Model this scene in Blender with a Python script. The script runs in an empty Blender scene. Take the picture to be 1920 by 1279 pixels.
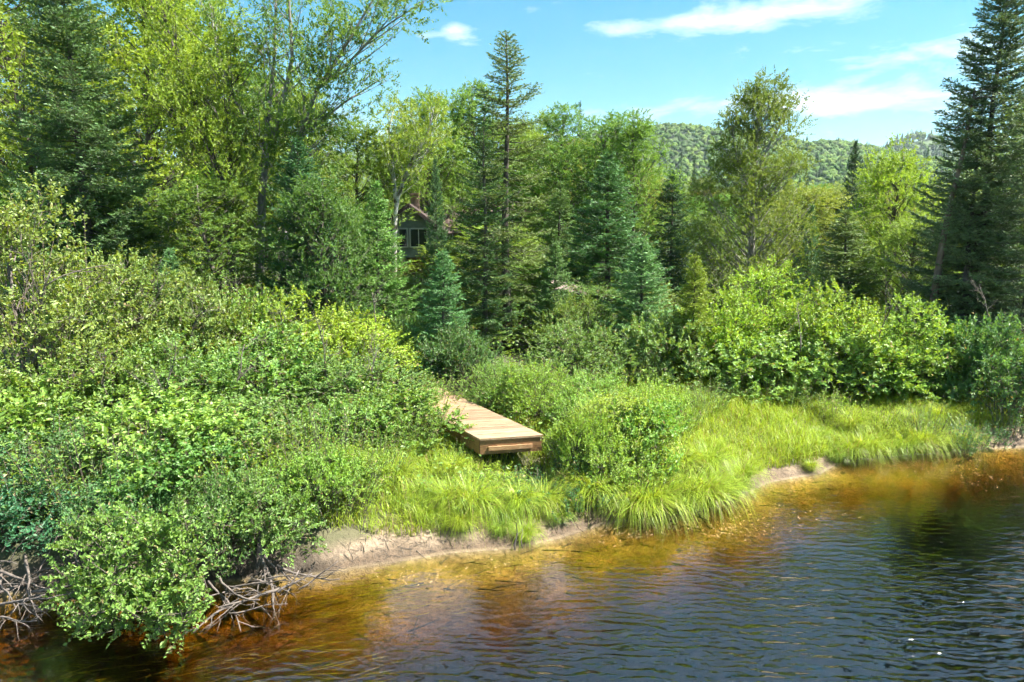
import bpy, math
import numpy as np
from mathutils import Vector, Matrix

# ------------------------------------------------------------------ camera, sky, sun, exposure
sc = bpy.context.scene
COL = sc.collection
PITCH = math.radians(9.3); FPX = 1280.0; CAM_H = 5.0
cam_d = bpy.data.cameras.new('camera'); cam = bpy.data.objects.new('camera', cam_d); COL.objects.link(cam)
cam_d.sensor_width = 36; cam_d.lens = 24; cam_d.clip_start = 0.1; cam_d.clip_end = 20000
cam.location = (0, 0, CAM_H); cam.rotation_euler = (math.pi/2 - PITCH, 0, 0)
sc.camera = cam
SUN_AZ, SUN_EL = math.radians(97), math.radians(56)
sdir = Vector((math.sin(SUN_AZ)*math.cos(SUN_EL), math.cos(SUN_AZ)*math.cos(SUN_EL), math.sin(SUN_EL)))
sun_d = bpy.data.lights.new('sun', 'SUN'); sun = bpy.data.objects.new('sun', sun_d); COL.objects.link(sun)
sun_d.energy = 4.6; sun_d.angle = math.radians(0.53); sun_d.color = (1.0, 0.95, 0.86)
sun.rotation_euler = sdir.to_track_quat('Z', 'Y').to_euler()
sc.view_settings.view_transform = 'Standard'; sc.view_settings.look = 'None'
sc.view_settings.exposure = 2.02; sc.view_settings.gamma = 1.0; sc.view_settings.use_curve_mapping = False
sc.cycles.max_bounces = 8; sc.cycles.diffuse_bounces = 4; sc.cycles.glossy_bounces = 3
sc.cycles.transmission_bounces = 4; sc.cycles.transparent_max_bounces = 8; sc.cycles.volume_bounces = 0
sc.cycles.caustics_reflective = False; sc.cycles.caustics_refractive = False
sc.cycles.use_light_tree = False; sc.cycles.use_adaptive_sampling = True; sc.cycles.adaptive_threshold = .08; sc.cycles.adaptive_min_samples = 24; sc.cycles.use_denoising = True; sc.cycles.sample_clamp_indirect = 6

def N(nt, typ, **kw):
    n = nt.nodes.new(typ)
    for k, v in kw.items():
        if k.startswith('_'): setattr(n, k[1:], v)
        else: n.inputs[k.replace('__', ' ')].default_value = v
    return n
def math_n(nt, op, a, b=None, clamp=False):
    n = nt.nodes.new('ShaderNodeMath'); n.operation = op; n.use_clamp = clamp
    for i, v in enumerate((a, b)):
        if v is None: continue
        if isinstance(v, (int, float)): n.inputs[i].default_value = v
        else: nt.links.new(v, n.inputs[i])
    return n.outputs[0]
def mixc(nt, fac, a, b, typ='MIX'):
    n = nt.nodes.new('ShaderNodeMix'); n.data_type = 'RGBA'; n.blend_type = typ
    for i, v in ((0, fac), (6, a), (7, b)):
        if isinstance(v, (int, float)): n.inputs[i].default_value = v
        elif isinstance(v, (tuple, list)): n.inputs[i].default_value = (*v[:3], 1)
        else: nt.links.new(v, n.inputs[i])
    return n.outputs[2]
def ramp(nt, fac, stops):
    n = nt.nodes.new('ShaderNodeValToRGB'); nt.links.new(fac, n.inputs[0])
    e = n.color_ramp.elements
    while len(e) < len(stops): e.new(0.5)
    for k, (p, c) in enumerate(stops):
        e[k].position = p; e[k].color = (*(c if isinstance(c, tuple) else (c, c, c)), 1)
    return n.outputs[0]

def ray(px, py):
    d = np.array([(px-960)/FPX, 1.0, -(py-639.5)/FPX]); c, s = math.cos(PITCH), math.sin(PITCH)
    return np.array([d[0], d[1]*c+d[2]*s, -d[1]*s+d[2]*c])
def pt(px, py, Y):
    r = ray(px, py); return np.array([0, 0, CAM_H]) + r*(Y/r[1])
def on(px, py, z=0.0):
    r = ray(px, py); return np.array([0, 0, CAM_H]) + r*((z-CAM_H)/r[2])
def ppm(Y): return FPX/(Y*math.cos(PITCH)+0.3)      # photo pixels per metre, roughly

def build_world():
    w = bpy.data.worlds.new('World'); sc.world = w; w.use_nodes = True
    nt = w.node_tree; nt.nodes.clear()
    sky = nt.nodes.new('ShaderNodeTexSky'); sky.sky_type = 'NISHITA'; sky.sun_disc = False
    sky.sun_elevation = SUN_EL; sky.sun_rotation = SUN_AZ; sky.altitude = 300
    sky.air_density = 1.0; sky.dust_density = 0.3; sky.ozone_density = 1.0
    hs = N(nt, 'ShaderNodeHueSaturation', Hue=0.468, Saturation=1.42, Value=0.56)
    nt.links.new(sky.outputs[0], hs.inputs['Color'])
    tc = nt.nodes.new('ShaderNodeTexCoord'); sep = nt.nodes.new('ShaderNodeSeparateXYZ')
    nt.links.new(tc.outputs['Generated'], sep.inputs[0])
    az = math_n(nt, 'ARCTAN2', sep.outputs[0], sep.outputs[1]); el = math_n(nt, 'ARCSINE', sep.outputs[2])
    comb = nt.nodes.new('ShaderNodeCombineXYZ'); nt.links.new(az, comb.inputs[0])
    nt.links.new(math_n(nt, 'MULTIPLY', el, 3.2), comb.inputs[1])
    no = N(nt, 'ShaderNodeTexNoise', Scale=8.5, Detail=6.0, Roughness=0.66, Distortion=0.3)
    nt.links.new(comb.outputs[0], no.inputs['Vector'])
    dens = math_n(nt, 'SUBTRACT', no.outputs[0], 0.63)
    # where this day's clouds stand: px, py, half width, half height (photo pixels), amount
    for px, py, hw, hh, amt in ((1180, 50, 80, 12, .24), (1300, 40, 110, 20, .25), (1490, 18, 120, 24, .24), (848, 58, 30, 13, .30), (795, 68, 18, 7, .26), (1790, 120, 190, 55, .20), (1350, 205, 270, 20, .20), (1600, 192, 110, 12, .15), (470, 200, 190, 60, .22)):
        r = ray(px, py); a0 = math.atan2(r[0], r[1]); e0 = math.asin(r[2]/np.linalg.norm(r)); sx, sy = hw/FPX, hh/FPX*3.2
        ma = nt.nodes.new('ShaderNodeVectorMath'); ma.operation = 'MULTIPLY_ADD'; nt.links.new(comb.outputs[0], ma.inputs[0])
        ma.inputs[1].default_value = (.84/sx, .84/sy, 0); ma.inputs[2].default_value = (-a0*.84/sx, -e0*3.2*.84/sy, 0)
        dt = nt.nodes.new('ShaderNodeVectorMath'); dt.operation = 'DOT_PRODUCT'; nt.links.new(ma.outputs[0], dt.inputs[0]); nt.links.new(ma.outputs[0], dt.inputs[1])
        g = math_n(nt, 'POWER', .3679, dt.outputs['Value'])
        m2 = nt.nodes.new('ShaderNodeMath'); m2.operation = 'MULTIPLY_ADD'; nt.links.new(g, m2.inputs[0]); m2.inputs[1].default_value = amt; nt.links.new(dens, m2.inputs[2]); dens = m2.outputs[0]
    hi = nt.nodes.new('ShaderNodeMapRange'); nt.links.new(el, hi.inputs[0]); hi.inputs[1].default_value = .30; hi.inputs[2].default_value = .46; hi.inputs[4].default_value = .24   # cloud cover added above the view for grey reflections and fill light
    dens = math_n(nt, 'ADD', dens, hi.outputs[0])
    cov = math_n(nt, 'MULTIPLY', dens, 3.0, clamp=True)
    cov = math_n(nt, 'MULTIPLY', cov, 0.7)
    col = mixc(nt, cov, hs.outputs[0], (5.0, 5.1, 5.4))
    bg = N(nt, 'ShaderNodeBackground', Strength=0.09); nt.links.new(col, bg.inputs[0])
    w.cycles.sampling_method = 'MANUAL'; w.cycles.sample_map_resolution = 256
    out = nt.nodes.new('ShaderNodeOutputWorld'); nt.links.new(bg.outputs[0], out.inputs[0])
build_world()

# ------------------------------------------------------------------ mesh helpers
def unit(v): return v/np.maximum(np.linalg.norm(v, axis=-1, keepdims=True), 1e-9)
class MB:
    def __init__(s): s.v = []; s.f = []; s.r = []; s.n = 0
    def add(s, verts, faces, rnd=None):
        verts = np.asarray(verts, float).reshape(-1, 3)
        if not isinstance(faces, list) or not isinstance(faces[0], np.ndarray): faces = [np.asarray(faces)]
        for k, F in enumerate(faces):
            F = np.asarray(F, int); s.f.append(F+s.n)
            rr = np.full(len(F), .5) if rnd is None else np.asarray(rnd[k] if isinstance(rnd, list) else rnd, float)
            s.r.append(rr)
        s.v.append(verts); s.n += len(verts)
    def mesh(s, name, smooth=False):
        me = bpy.data.meshes.new(name); V = np.concatenate(s.v)
        me.vertices.add(len(V)); me.vertices.foreach_set('co', V.astype(np.float32).ravel())
        tot = np.concatenate([np.full(len(F), F.shape[1]) for F in s.f]); idx = np.concatenate([F.ravel() for F in s.f])
        me.loops.add(len(idx)); me.loops.foreach_set('vertex_index', idx.astype(np.int32))
        me.polygons.add(len(tot)); st = np.concatenate([[0], np.cumsum(tot)[:-1]])
        me.polygons.foreach_set('loop_start', st.astype(np.int32))
        me.polygons.foreach_set('use_smooth', np.full(len(tot), smooth))
        me.update(calc_edges=True)
        a = me.attributes.new('rnd', 'FLOAT', 'FACE'); a.data.foreach_set('value', np.concatenate(s.r).astype(np.float32))
        me.validate()
        return me
    def tube(s, pts, rad, sides=6, rnd=.5):
        pts = np.asarray(pts, float); k = len(pts); rad = np.broadcast_to(np.asarray(rad, float), (k,))
        t = unit(np.gradient(pts, axis=0)); ref = np.array([0, 0, 1.]) if abs(t[0, 2]) < .9 else np.array([1., 0, 0])
        a = unit(np.cross(t, ref)); b = np.cross(t, a)
        th = np.linspace(0, 2*math.pi, sides, endpoint=False)
        V = pts[:, None] + rad[:, None, None]*(np.cos(th)[None, :, None]*a[:, None] + np.sin(th)[None, :, None]*b[:, None])
        i = np.arange(k-1)[:, None]*sides; j = np.arange(sides)[None]; j2 = (j+1) % sides
        F = np.stack([i+j, i+j2, i+sides+j2, i+sides+j], -1).reshape(-1, 4)
        caps = [F, np.array([np.arange(sides)[::-1], (k-1)*sides+np.arange(sides)])]
        s.add(V.reshape(-1, 3), caps, [np.full(len(F), rnd), np.full(2, rnd)])
    def sticks(s, P, Q, r0, r1, rnd=.5):          # many thin three-sided twigs at once
        P, Q = np.asarray(P), np.asarray(Q); n = len(P); t = unit(Q-P)
        a = unit(np.cross(t, np.array([.3, .5, .81]))); b = np.cross(t, a)
        V = np.empty((n, 6, 3))
        for k in range(3):
            o = math.cos(k*2.0944)*a + math.sin(k*2.0944)*b
            V[:, k] = P+o*np.reshape(r0, (-1, 1)); V[:, k+3] = Q+o*np.reshape(r1, (-1, 1))
        F = np.array([[0, 1, 4, 3], [1, 2, 5, 4], [2, 0, 3, 5]])
        F = (np.arange(n)[:, None, None]*6+F[None]).reshape(-1, 4)
        s.add(V.reshape(-1, 3), F, np.full(len(F), rnd))
    def leaves(s, P, D, Nn, L, W, fold=.25, curl=.12, fine=True, rnd=None, rng=None):
        n = len(P); D = unit(D); S = unit(np.cross(D, Nn)); Nn = np.cross(S, D)
        L = np.broadcast_to(L, (n,))[:, None]; W = np.broadcast_to(W, (n,))[:, None]
        if rnd is None: rnd = rng.random(n)
        if fine:
            V = np.empty((n, 6, 3)); V[:, 0] = P; V[:, 3] = P+D*L-Nn*L*curl
            for k, (t, wd) in {1: (.32, 1.), 2: (.72, .72)}.items():
                c = P+D*L*t-Nn*L*curl*t*t; up = Nn*W*fold*wd
                V[:, k] = c+S*W*.5*wd+up; V[:, 6-k] = c-S*W*.5*wd+up
            F = np.array([[0, 1, 2, 3], [0, 3, 4, 5]])
            F = (np.arange(n)[:, None, None]*6+F[None]).reshape(-1, 4)
        else:
            V = np.empty((n, 4, 3)); V[:, 0] = P; V[:, 2] = P+D*L
            c = P+D*L*.45+Nn*W*fold; V[:, 1] = c+S*W*.5; V[:, 3] = c-S*W*.5
            F = np.array([[0, 1, 2], [0, 2, 3]])
            F = (np.arange(n)[:, None, None]*4+F[None]).reshape(-1, 3)
        s.add(V.reshape(-1, 3), F, np.repeat(rnd, 2))
    def blades(s, P, az, L, W, bend, rng, lean=0.):
        n = len(P); h = np.stack([np.cos(az), np.sin(az), 0*az], -1); sd = np.stack([-np.sin(az), np.cos(az), 0*az], -1)
        L, W, bend = (np.broadcast_to(q, (n,))[:, None] for q in (L, W, bend)); z = np.array([0, 0, 1.])
        V = np.empty((n, 7, 3))
        for k, (t, wd) in enumerate(((0, .7), (.45, 1.), (.78, .6))):
            th = bend*t*t*1.9; c = P+L*t*(np.cos(th*.62)*z+np.sin(th*.62+lean)*h)
            V[:, 2*k] = c-sd*W*.5*wd; V[:, 2*k+1] = c+sd*W*.5*wd
        th = bend*1.9; V[:, 6] = P+L*(np.cos(th*.62)*z+np.sin(th*.62+lean)*h)
        o = np.arange(n)[:, None, None]*7
        Q = (o+np.array([[0, 1, 3, 2], [2, 3, 5, 4]])[None]).reshape(-1, 4); T = (o+np.array([[4, 5, 6]])[None]).reshape(-1, 3)
        r = rng.random(n); s.add(V.reshape(-1, 3), [Q, T], [np.repeat(r, 2), r])
    def box(s, c, half, rot=None, rnd=.5):
        o = np.array([[x, y, z] for z in (-1, 1) for y in (-1, 1) for x in (-1, 1)], float)*np.asarray(half)
        if rot is not None: o = o @ np.asarray(rot).T
        F = np.array([[0, 2, 3, 1], [4, 5, 7, 6], [0, 1, 5, 4], [2, 6, 7, 3], [0, 4, 6, 2], [1, 3, 7, 5]])
        s.add(o+np.asarray(c), F, np.full(6, rnd))

def link(name, me, mat=None, parent=None, **props):
    o = bpy.data.objects.new(name, me); COL.objects.link(o)
    if me is not None and mat is not None and not me.materials: me.materials.append(mat)
    if parent is not None: o.parent = parent
    for k, v in props.items():
        if v is not None: o[k] = v
    return o
def thing(name, label, cat, loc, group=None, rz=0, scale=1):
    o = link(name, None, label=label, category=cat, group=group)
    o.location = loc; o.rotation_euler = (0, 0, rz); o.scale = (scale,)*3 if isinstance(scale, (int, float)) else scale
    return o

def zone(px, table):
    for lim, lab in table:
        if px < lim: return lab
# ------------------------------------------------------------------ materials
def new_mat(name):
    m = bpy.data.materials.new(name); m.use_nodes = True; nt = m.node_tree; nt.nodes.clear()
    return m, nt, nt.nodes.new('ShaderNodeOutputMaterial')
def leaf_mat(name, trans=.42, spec=.5, rough=.38, vlo=1.0, vhi=2.3, tint=(1.3, 1.1, .4), yellow=.25, straw=0.):
    """colour comes from the object's own colour, varied leaf by leaf"""
    m, nt, out = new_mat(name)
    oi = nt.nodes.new('ShaderNodeObjectInfo'); at = nt.nodes.new('ShaderNodeAttribute'); at.attribute_name = 'rnd'
    v = nt.nodes.new('ShaderNodeMapRange'); nt.links.new(at.outputs['Fac'], v.inputs[0]); v.inputs[3].default_value = vlo; v.inputs[4].default_value = vhi
    c = mixc(nt, 1.0, oi.outputs['Color'], v.outputs[0], 'MULTIPLY')
    yl = math_n(nt, 'MULTIPLY', math_n(nt, 'FRACT', math_n(nt, 'MULTIPLY', at.outputs['Fac'], 7.31)), yellow)
    c = mixc(nt, yl, c, mixc(nt, 1.0, c, (1.9, 1.25, .5), 'MULTIPLY'))
    if straw: c = mixc(nt, math_n(nt, 'GREATER_THAN', math_n(nt, 'FRACT', math_n(nt, 'MULTIPLY', at.outputs['Fac'], 23.7)), 1-straw), c, (.34, .27, .13))
    pb = N(nt, 'ShaderNodeBsdfPrincipled', Roughness=rough); pb.inputs['Specular IOR Level'].default_value = spec
    nt.links.new(c, pb.inputs['Base Color'])
    tr = nt.nodes.new('ShaderNodeBsdfTranslucent'); nt.links.new(mixc(nt, 1.0, c, tint, 'MULTIPLY'), tr.inputs[0])
    mx = nt.nodes.new('ShaderNodeMixShader'); mx.inputs[0].default_value = trans
    nt.links.new(pb.outputs[0], mx.inputs[1]); nt.links.new(tr.outputs[0], mx.inputs[2]); nt.links.new(mx.outputs[0], out.inputs[0])
    return m
def bark_mat(name, c1, c2, scale=6., stretch=.25, rough=.9, c3=None):
    m, nt, out = new_mat(name)
    tc = nt.nodes.new('ShaderNodeTexCoord'); mp = N(nt, 'ShaderNodeMapping', Scale=(1, 1, stretch)); nt.links.new(tc.outputs['Object'], mp.inputs[0])
    no = N(nt, 'ShaderNodeTexNoise', Scale=scale, Detail=3., Roughness=.65); nt.links.new(mp.outputs[0], no.inputs['Vector'])
    c = ramp(nt, no.outputs[0], [(.32, c1), (.66, c2)])
    if c3:
        n2 = N(nt, 'ShaderNodeTexNoise', Scale=scale*.35, Detail=3.); nt.links.new(tc.outputs['Object'], n2.inputs['Vector'])
        c = mixc(nt, ramp(nt, n2.outputs[0], [(.5, 0.), (.62, 1.)]), c, c3)
    pb = N(nt, 'ShaderNodeBsdfPrincipled', Roughness=rough); nt.links.new(c, pb.inputs['Base Color'])
    bp = N(nt, 'ShaderNodeBump', Strength=.5, Distance=.02); nt.links.new(no.outputs[0], bp.inputs['Height']); nt.links.new(bp.outputs[0], pb.inputs['Normal'])
    nt.links.new(pb.outputs[0], out.inputs[0]); return m
M_LEAF = leaf_mat('leaf', trans=.42, spec=.6, rough=.48, vlo=1.1, vhi=2.6, straw=.012)
M_TREE = leaf_mat('tree_leaf', trans=.48, spec=.4, rough=.5, vlo=1.1, vhi=2.6, tint=(1.15, 1.08, .45), yellow=.18)
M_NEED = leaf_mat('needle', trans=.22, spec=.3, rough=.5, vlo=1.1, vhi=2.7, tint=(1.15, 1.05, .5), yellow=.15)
M_GRASS = leaf_mat('grass', trans=.42, spec=.4, rough=.42, vlo=1.1, vhi=2.3, yellow=.3, straw=.06)
M_BARK = bark_mat('bark', (.045, .036, .028), (.14, .12, .10))
M_BARKP = bark_mat('grey_bark', (.13, .12, .105), (.30, .28, .25))
M_BIRCH = bark_mat('birch_bark', (.32, .30, .27), (.66, .63, .58), scale=9., stretch=.6, c3=(.10, .08, .07))
M_DEAD = bark_mat('dead_wood', (.06, .048, .04), (.175, .145, .125), scale=10.)
M_STEM = bark_mat('stem', (.06, .048, .034), (.16, .13, .10))

# ------------------------------------------------------------------ ground, riverbed, hills
SHORE_PX = [(-420, 1150), (0, 1110), (200, 1105), (400, 1090), (520, 1078), (600, 1074), (660, 1064), (730, 1056), (850, 1036), (960, 1028), (1050, 1009),
            (1130, 984), (1240, 966), (1330, 950), (1395, 928), (1440, 905), (1535, 888), (1575, 866), (1650, 858), (1750, 850), (1830, 843), (1920, 838), (2150, 832)]
SH = np.array([on(a, b, 0.)[:2] for a, b in SHORE_PX])
SH = np.concatenate([[[-400, -60], [-60, 1.0], [-22, 6.0]], SH, [[24, 20.5], [45, 30], [400, 150]]])
def shore(x): return np.interp(x, SH[:, 0], SH[:, 1])
def smooth(a, b, x): t = np.clip((x-a)/(b-a), 0, 1); return t*t*(3-2*t)
RS = np.random.default_rng(5)
_w = [(RS.uniform(.2, 2.2)*np.array([math.cos(a), math.sin(a)]), RS.uniform(0, 6.28)) for a in RS.uniform(0, 6.28, 14)]
def wob(x, y): return sum(np.sin(k[0]*x+k[1]*y+p)/(1+2*np.hypot(*k)) for k, p in _w)/4
def hills(x, y):
    h = 0*x
    for px, py, Y, wx, wy in ((1300, 262, 900, 240, 260), (1100, 285, 950, 260, 260), (1500, 294, 820, 190, 200), (1715, 266, 1250, 120, 180), (1860, 320, 1300, 150, 300), (600, 300, 1000, 400, 300), (1620, 330, 620, 160, 160), (2300, 300, 1200, 300, 300)):
        c = pt(px, py, Y); h = np.maximum(h, c[2]*np.exp(-((x-c[0])/wx)**2-((y-Y)/wy)**2)*(1+.10*np.sin(x/37.+y/51.)))
    return h
def gz(x, y):
    x = np.asarray(x, float); y = np.asarray(y, float); s = (y-shore(x))*.92
    steep = smooth(-1.6, -3.0, x)
    bank = np.interp(s, [0, .12, .45, .9, 1.8, 5, 15, 40, 120, 600], [0, .06, .2, .34, .52, .72, 1.05, 1.6, 3., 6.])
    bank2 = np.interp(s, [0, .1, .35, .8, 1.8, 5, 15, 40, 120, 600], [0, .25, .52, .62, .68, .8, 1.05, 1.6, 3., 6.])
    land = bank*(1-steep)+bank2*steep + wob(x, y)*.10*smooth(.2, 3, s) - .28*np.exp(-((x-.45)/1.0)**2-((y-12.3)/.8)**2) + .025*np.sin(x*7+y*3)*smooth(0, .5, s)*smooth(3, 1, s)
    water = -np.interp(-s, [0, .12, .5, 1.1, 1.6, 2.3, 3.4, 9, 18, 26, 40], [0, .06, .13, .20, .40, 1.2, 1.9, 2.1, 1.8, .3, -2.])+wob(x*2, y*2)*.05
    water = water - .16*smooth(-1.6, -3.2, x)*smooth(0, -.6, s)
    return np.where(s > 0, land+hills(x, y), water)

def axis(parts):
    out = [np.arange(a, b, st) for a, b, st in parts]; return np.concatenate(out+[[parts[-1][1]]])
def build_ground():
    X = axis([(-6000, -1500, 300), (-1500, -300, 40), (-300, -40, 12), (-40, -14, 1.), (-14, 17, .14), (17, 40, 1.), (40, 300, 12), (300, 1800, 40), (1800, 6000, 300)])
    Y = axis([(-6000, -200, 580), (-200, -40, 20), (-40, 4, 2.), (4, 7, .25), (7, 20, .12), (20, 45, .7), (45, 300, 10), (300, 2000, 34), (2000, 9000, 400)])
    gx, gy = np.meshgrid(X, Y); zz = gz(gx, gy)
    V = np.stack([gx, gy, zz], -1).reshape(-1, 3); nx, ny = len(X), len(Y)
    i = (np.arange(ny-1)[:, None]*nx+np.arange(nx-1)[None]).ravel()
    mb = MB(); mb.add(V, np.stack([i, i+1, i+nx+1, i+nx], -1))
    m, nt, out = new_mat('earth')
    geo = nt.nodes.new('ShaderNodeNewGeometry'); sp = nt.nodes.new('ShaderNodeSeparateXYZ'); nt.links.new(geo.outputs['Position'], sp.inputs[0])
    n1 = N(nt, 'ShaderNodeTexNoise', Scale=1.3, Detail=5., Roughness=.65); nt.links.new(geo.outputs['Position'], n1.inputs['Vector'])
    n2 = N(nt, 'ShaderNodeTexNoise', Scale=14., Detail=4., Roughness=.7); nt.links.new(geo.outputs['Position'], n2.inputs['Vector'])
    mud = ramp(nt, n2.outputs[0], [(.3, (.12, .09, .062)), (.7, (.30, .22, .145))])
    soil = ramp(nt, n1.outputs[0], [(.35, (.05, .06, .02)), (.65, (.10, .09, .045))])
    bed = ramp(nt, n1.outputs[0], [(.36, (.13, .095, .05)), (.64, (.46, .35, .19))])
    bed = mixc(nt, ramp(nt, n2.outputs[0], [(.45, 0.), (.68, .85)]), bed, (.085, .062, .03))
    deep = nt.nodes.new('ShaderNodeMapRange'); nt.links.new(sp.outputs[2], deep.inputs[0]); deep.inputs[1].default_value = -.35; deep.inputs[2].default_value = -1.1
    bed = mixc(nt, deep.outputs[0], bed, (.06, .05, .035))
    zn = math_n(nt, 'ADD', sp.outputs[2], math_n(nt, 'MULTIPLY', math_n(nt, 'SUBTRACT', n1.outputs[0], .5), .35))
    top = nt.nodes.new('ShaderNodeMapRange'); nt.links.new(zn, top.inputs[0]); top.inputs[1].default_value = .26; top.inputs[2].default_value = .40
    wet = nt.nodes.new('ShaderNodeMapRange'); nt.links.new(sp.outputs[2], wet.inputs[0]); wet.inputs[1].default_value = -.02; wet.inputs[2].default_value = .03
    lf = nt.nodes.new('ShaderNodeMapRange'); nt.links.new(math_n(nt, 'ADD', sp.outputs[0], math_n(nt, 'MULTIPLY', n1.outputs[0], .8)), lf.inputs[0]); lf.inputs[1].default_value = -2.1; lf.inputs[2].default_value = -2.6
    mud = mixc(nt, lf.outputs[0], mud, (.075, .058, .04))  # shade of the undercut left bank painted in as darker mud
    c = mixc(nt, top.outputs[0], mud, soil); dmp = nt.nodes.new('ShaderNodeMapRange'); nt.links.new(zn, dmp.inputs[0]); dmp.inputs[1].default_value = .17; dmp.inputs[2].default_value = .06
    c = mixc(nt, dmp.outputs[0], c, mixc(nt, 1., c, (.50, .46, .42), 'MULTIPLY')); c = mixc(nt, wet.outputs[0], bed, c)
    far = nt.nodes.new('ShaderNodeMapRange'); nt.links.new(sp.outputs[1], far.inputs[0]); far.inputs[1].default_value = 60; far.inputs[2].default_value = 120
    c = mixc(nt, far.outputs[0], c, (.05, .09, .022))
    pb = N(nt, 'ShaderNodeBsdfPrincipled', Roughness=.85); nt.links.new(c, pb.inputs['Base Color'])
    bp = N(nt, 'ShaderNodeBump', Strength=.7, Distance=.04); nt.links.new(n2.outputs[0], bp.inputs['Height']); nt.links.new(bp.outputs[0], pb.inputs['Normal'])
    nt.links.new(pb.outputs[0], out.inputs[0])
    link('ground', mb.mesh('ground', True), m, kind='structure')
build_ground()

def build_water():
    mb = MB(); x0, x1, y0, y1 = -80, 80, -45, 46
    mb.box(((x0+x1)/2, (y0+y1)/2, -2.5), ((x1-x0)/2, (y1-y0)/2, 2.5))
    m, nt, out = new_mat('river_water')
    geo = nt.nodes.new('ShaderNodeNewGeometry')
    mp = N(nt, 'ShaderNodeMapping', Scale=(1.0, 3.1, 1), Rotation=(0, 0, math.radians(14))); nt.links.new(geo.outputs['Position'], mp.inputs[0])
    wn = N(nt, 'ShaderNodeTexNoise', Scale=2.5, Detail=1.6, Roughness=.45, Distortion=.6); nt.links.new(mp.outputs[0], wn.inputs['Vector'])
    mpw = N(nt, 'ShaderNodeMapping', Scale=(.55, 1., 1), Rotation=(0, 0, math.radians(12))); nt.links.new(geo.outputs['Position'], mpw.inputs[0])
    ww = N(nt, 'ShaderNodeTexWave', Scale=2.1, Distortion=11.); ww.wave_type = 'BANDS'; ww.bands_direction = 'Y'; ww.inputs['Detail'].default_value = 2.; ww.inputs['Detail Scale'].default_value = 1.1; ww.inputs['Detail Roughness'].default_value = .55
    nt.links.new(mpw.outputs[0], ww.inputs['Vector'])
    wv_out = math_n(nt, 'ADD', wn.outputs[0], math_n(nt, 'MULTIPLY', ww.outputs['Fac'], .13))
    mp2 = N(nt, 'ShaderNodeMapping', Scale=(1.0, 1.9, 1), Rotation=(0, 0, math.radians(-22))); nt.links.new(geo.outputs['Position'], mp2.inputs[0])
    wv2 = N(nt, 'ShaderNodeTexNoise', Scale=6.5, Detail=1., Roughness=.5, Distortion=.4); nt.links.new(mp2.outputs[0], wv2.inputs['Vector'])
    # ripples are open-water waves; the lee of the bank stays calm
    ld = N(nt, 'ShaderNodeVectorMath', _operation='DOT_PRODUCT'); nt.links.new(geo.outputs['Position'], ld.inputs[0])
    n_ = unit(np.array([[.36, -.93, 0]]))[0]; ld.inputs[1].default_value = tuple(n_)
    big = N(nt, 'ShaderNodeTexNoise', Scale=.35, Detail=2.); nt.links.new(geo.outputs['Position'], big.inputs['Vector'])
    dist = math_n(nt, 'ADD', ld.outputs['Value'], math_n(nt, 'MULTIPLY', math_n(nt, 'SUBTRACT', big.outputs[0], .5), 3.))
    amp = nt.nodes.new('ShaderNodeMapRange'); nt.links.new(dist, amp.inputs[0]); amp.interpolation_type = 'SMOOTHSTEP'
    amp.inputs[1].default_value = -8.2; amp.inputs[2].default_value = -6.2; amp.inputs[3].default_value = .12; amp.inputs[4].default_value = 1.
    hgt = math_n(nt, 'MULTIPLY', math_n(nt, 'ADD', wv_out, math_n(nt, 'MULTIPLY', wv2.outputs[0], .35)), amp.outputs[0])
    bp = N(nt, 'ShaderNodeBump', Strength=1., Distance=.044); nt.links.new(hgt, bp.inputs['Height'])
    # Schlick reflectance from the outside angle, the same from above and below: light passes straight on, without total reflection
    cs = N(nt, 'ShaderNodeVectorMath', _operation='DOT_PRODUCT'); nt.links.new(geo.outputs['Incoming'], cs.inputs[0]); nt.links.new(bp.outputs[0], cs.inputs[1])
    gr = math_n(nt, 'POWER', math_n(nt, 'SUBTRACT', 1., math_n(nt, 'ABSOLUTE', cs.outputs['Value']), clamp=True), 4.5)
    fr_out = math_n(nt, 'ADD', math_n(nt, 'MULTIPLY', gr, .83), .17)
    gl = N(nt, 'ShaderNodeBsdfGlossy', Roughness=.05); nt.links.new(bp.outputs[0], gl.inputs['Normal'])
    tp = nt.nodes.new('ShaderNodeBsdfTransparent'); mx = nt.nodes.new('ShaderNodeMixShader')
    nt.links.new(fr_out, mx.inputs[0]); nt.links.new(tp.outputs[0], mx.inputs[1]); nt.links.new(gl.outputs[0], mx.inputs[2]); nt.links.new(mx.outputs[0], out.inputs[0])
    va = N(nt, 'ShaderNodeVolumeAbsorption', Density=5.6); va.inputs[0].default_value = (1-1.7/5.6, 1-2.5/5.6, 0, 1); nt.links.new(va.outputs[0], out.inputs['Volume'])
    link('river', mb.mesh('river'), m, kind='structure')
build_water()

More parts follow.
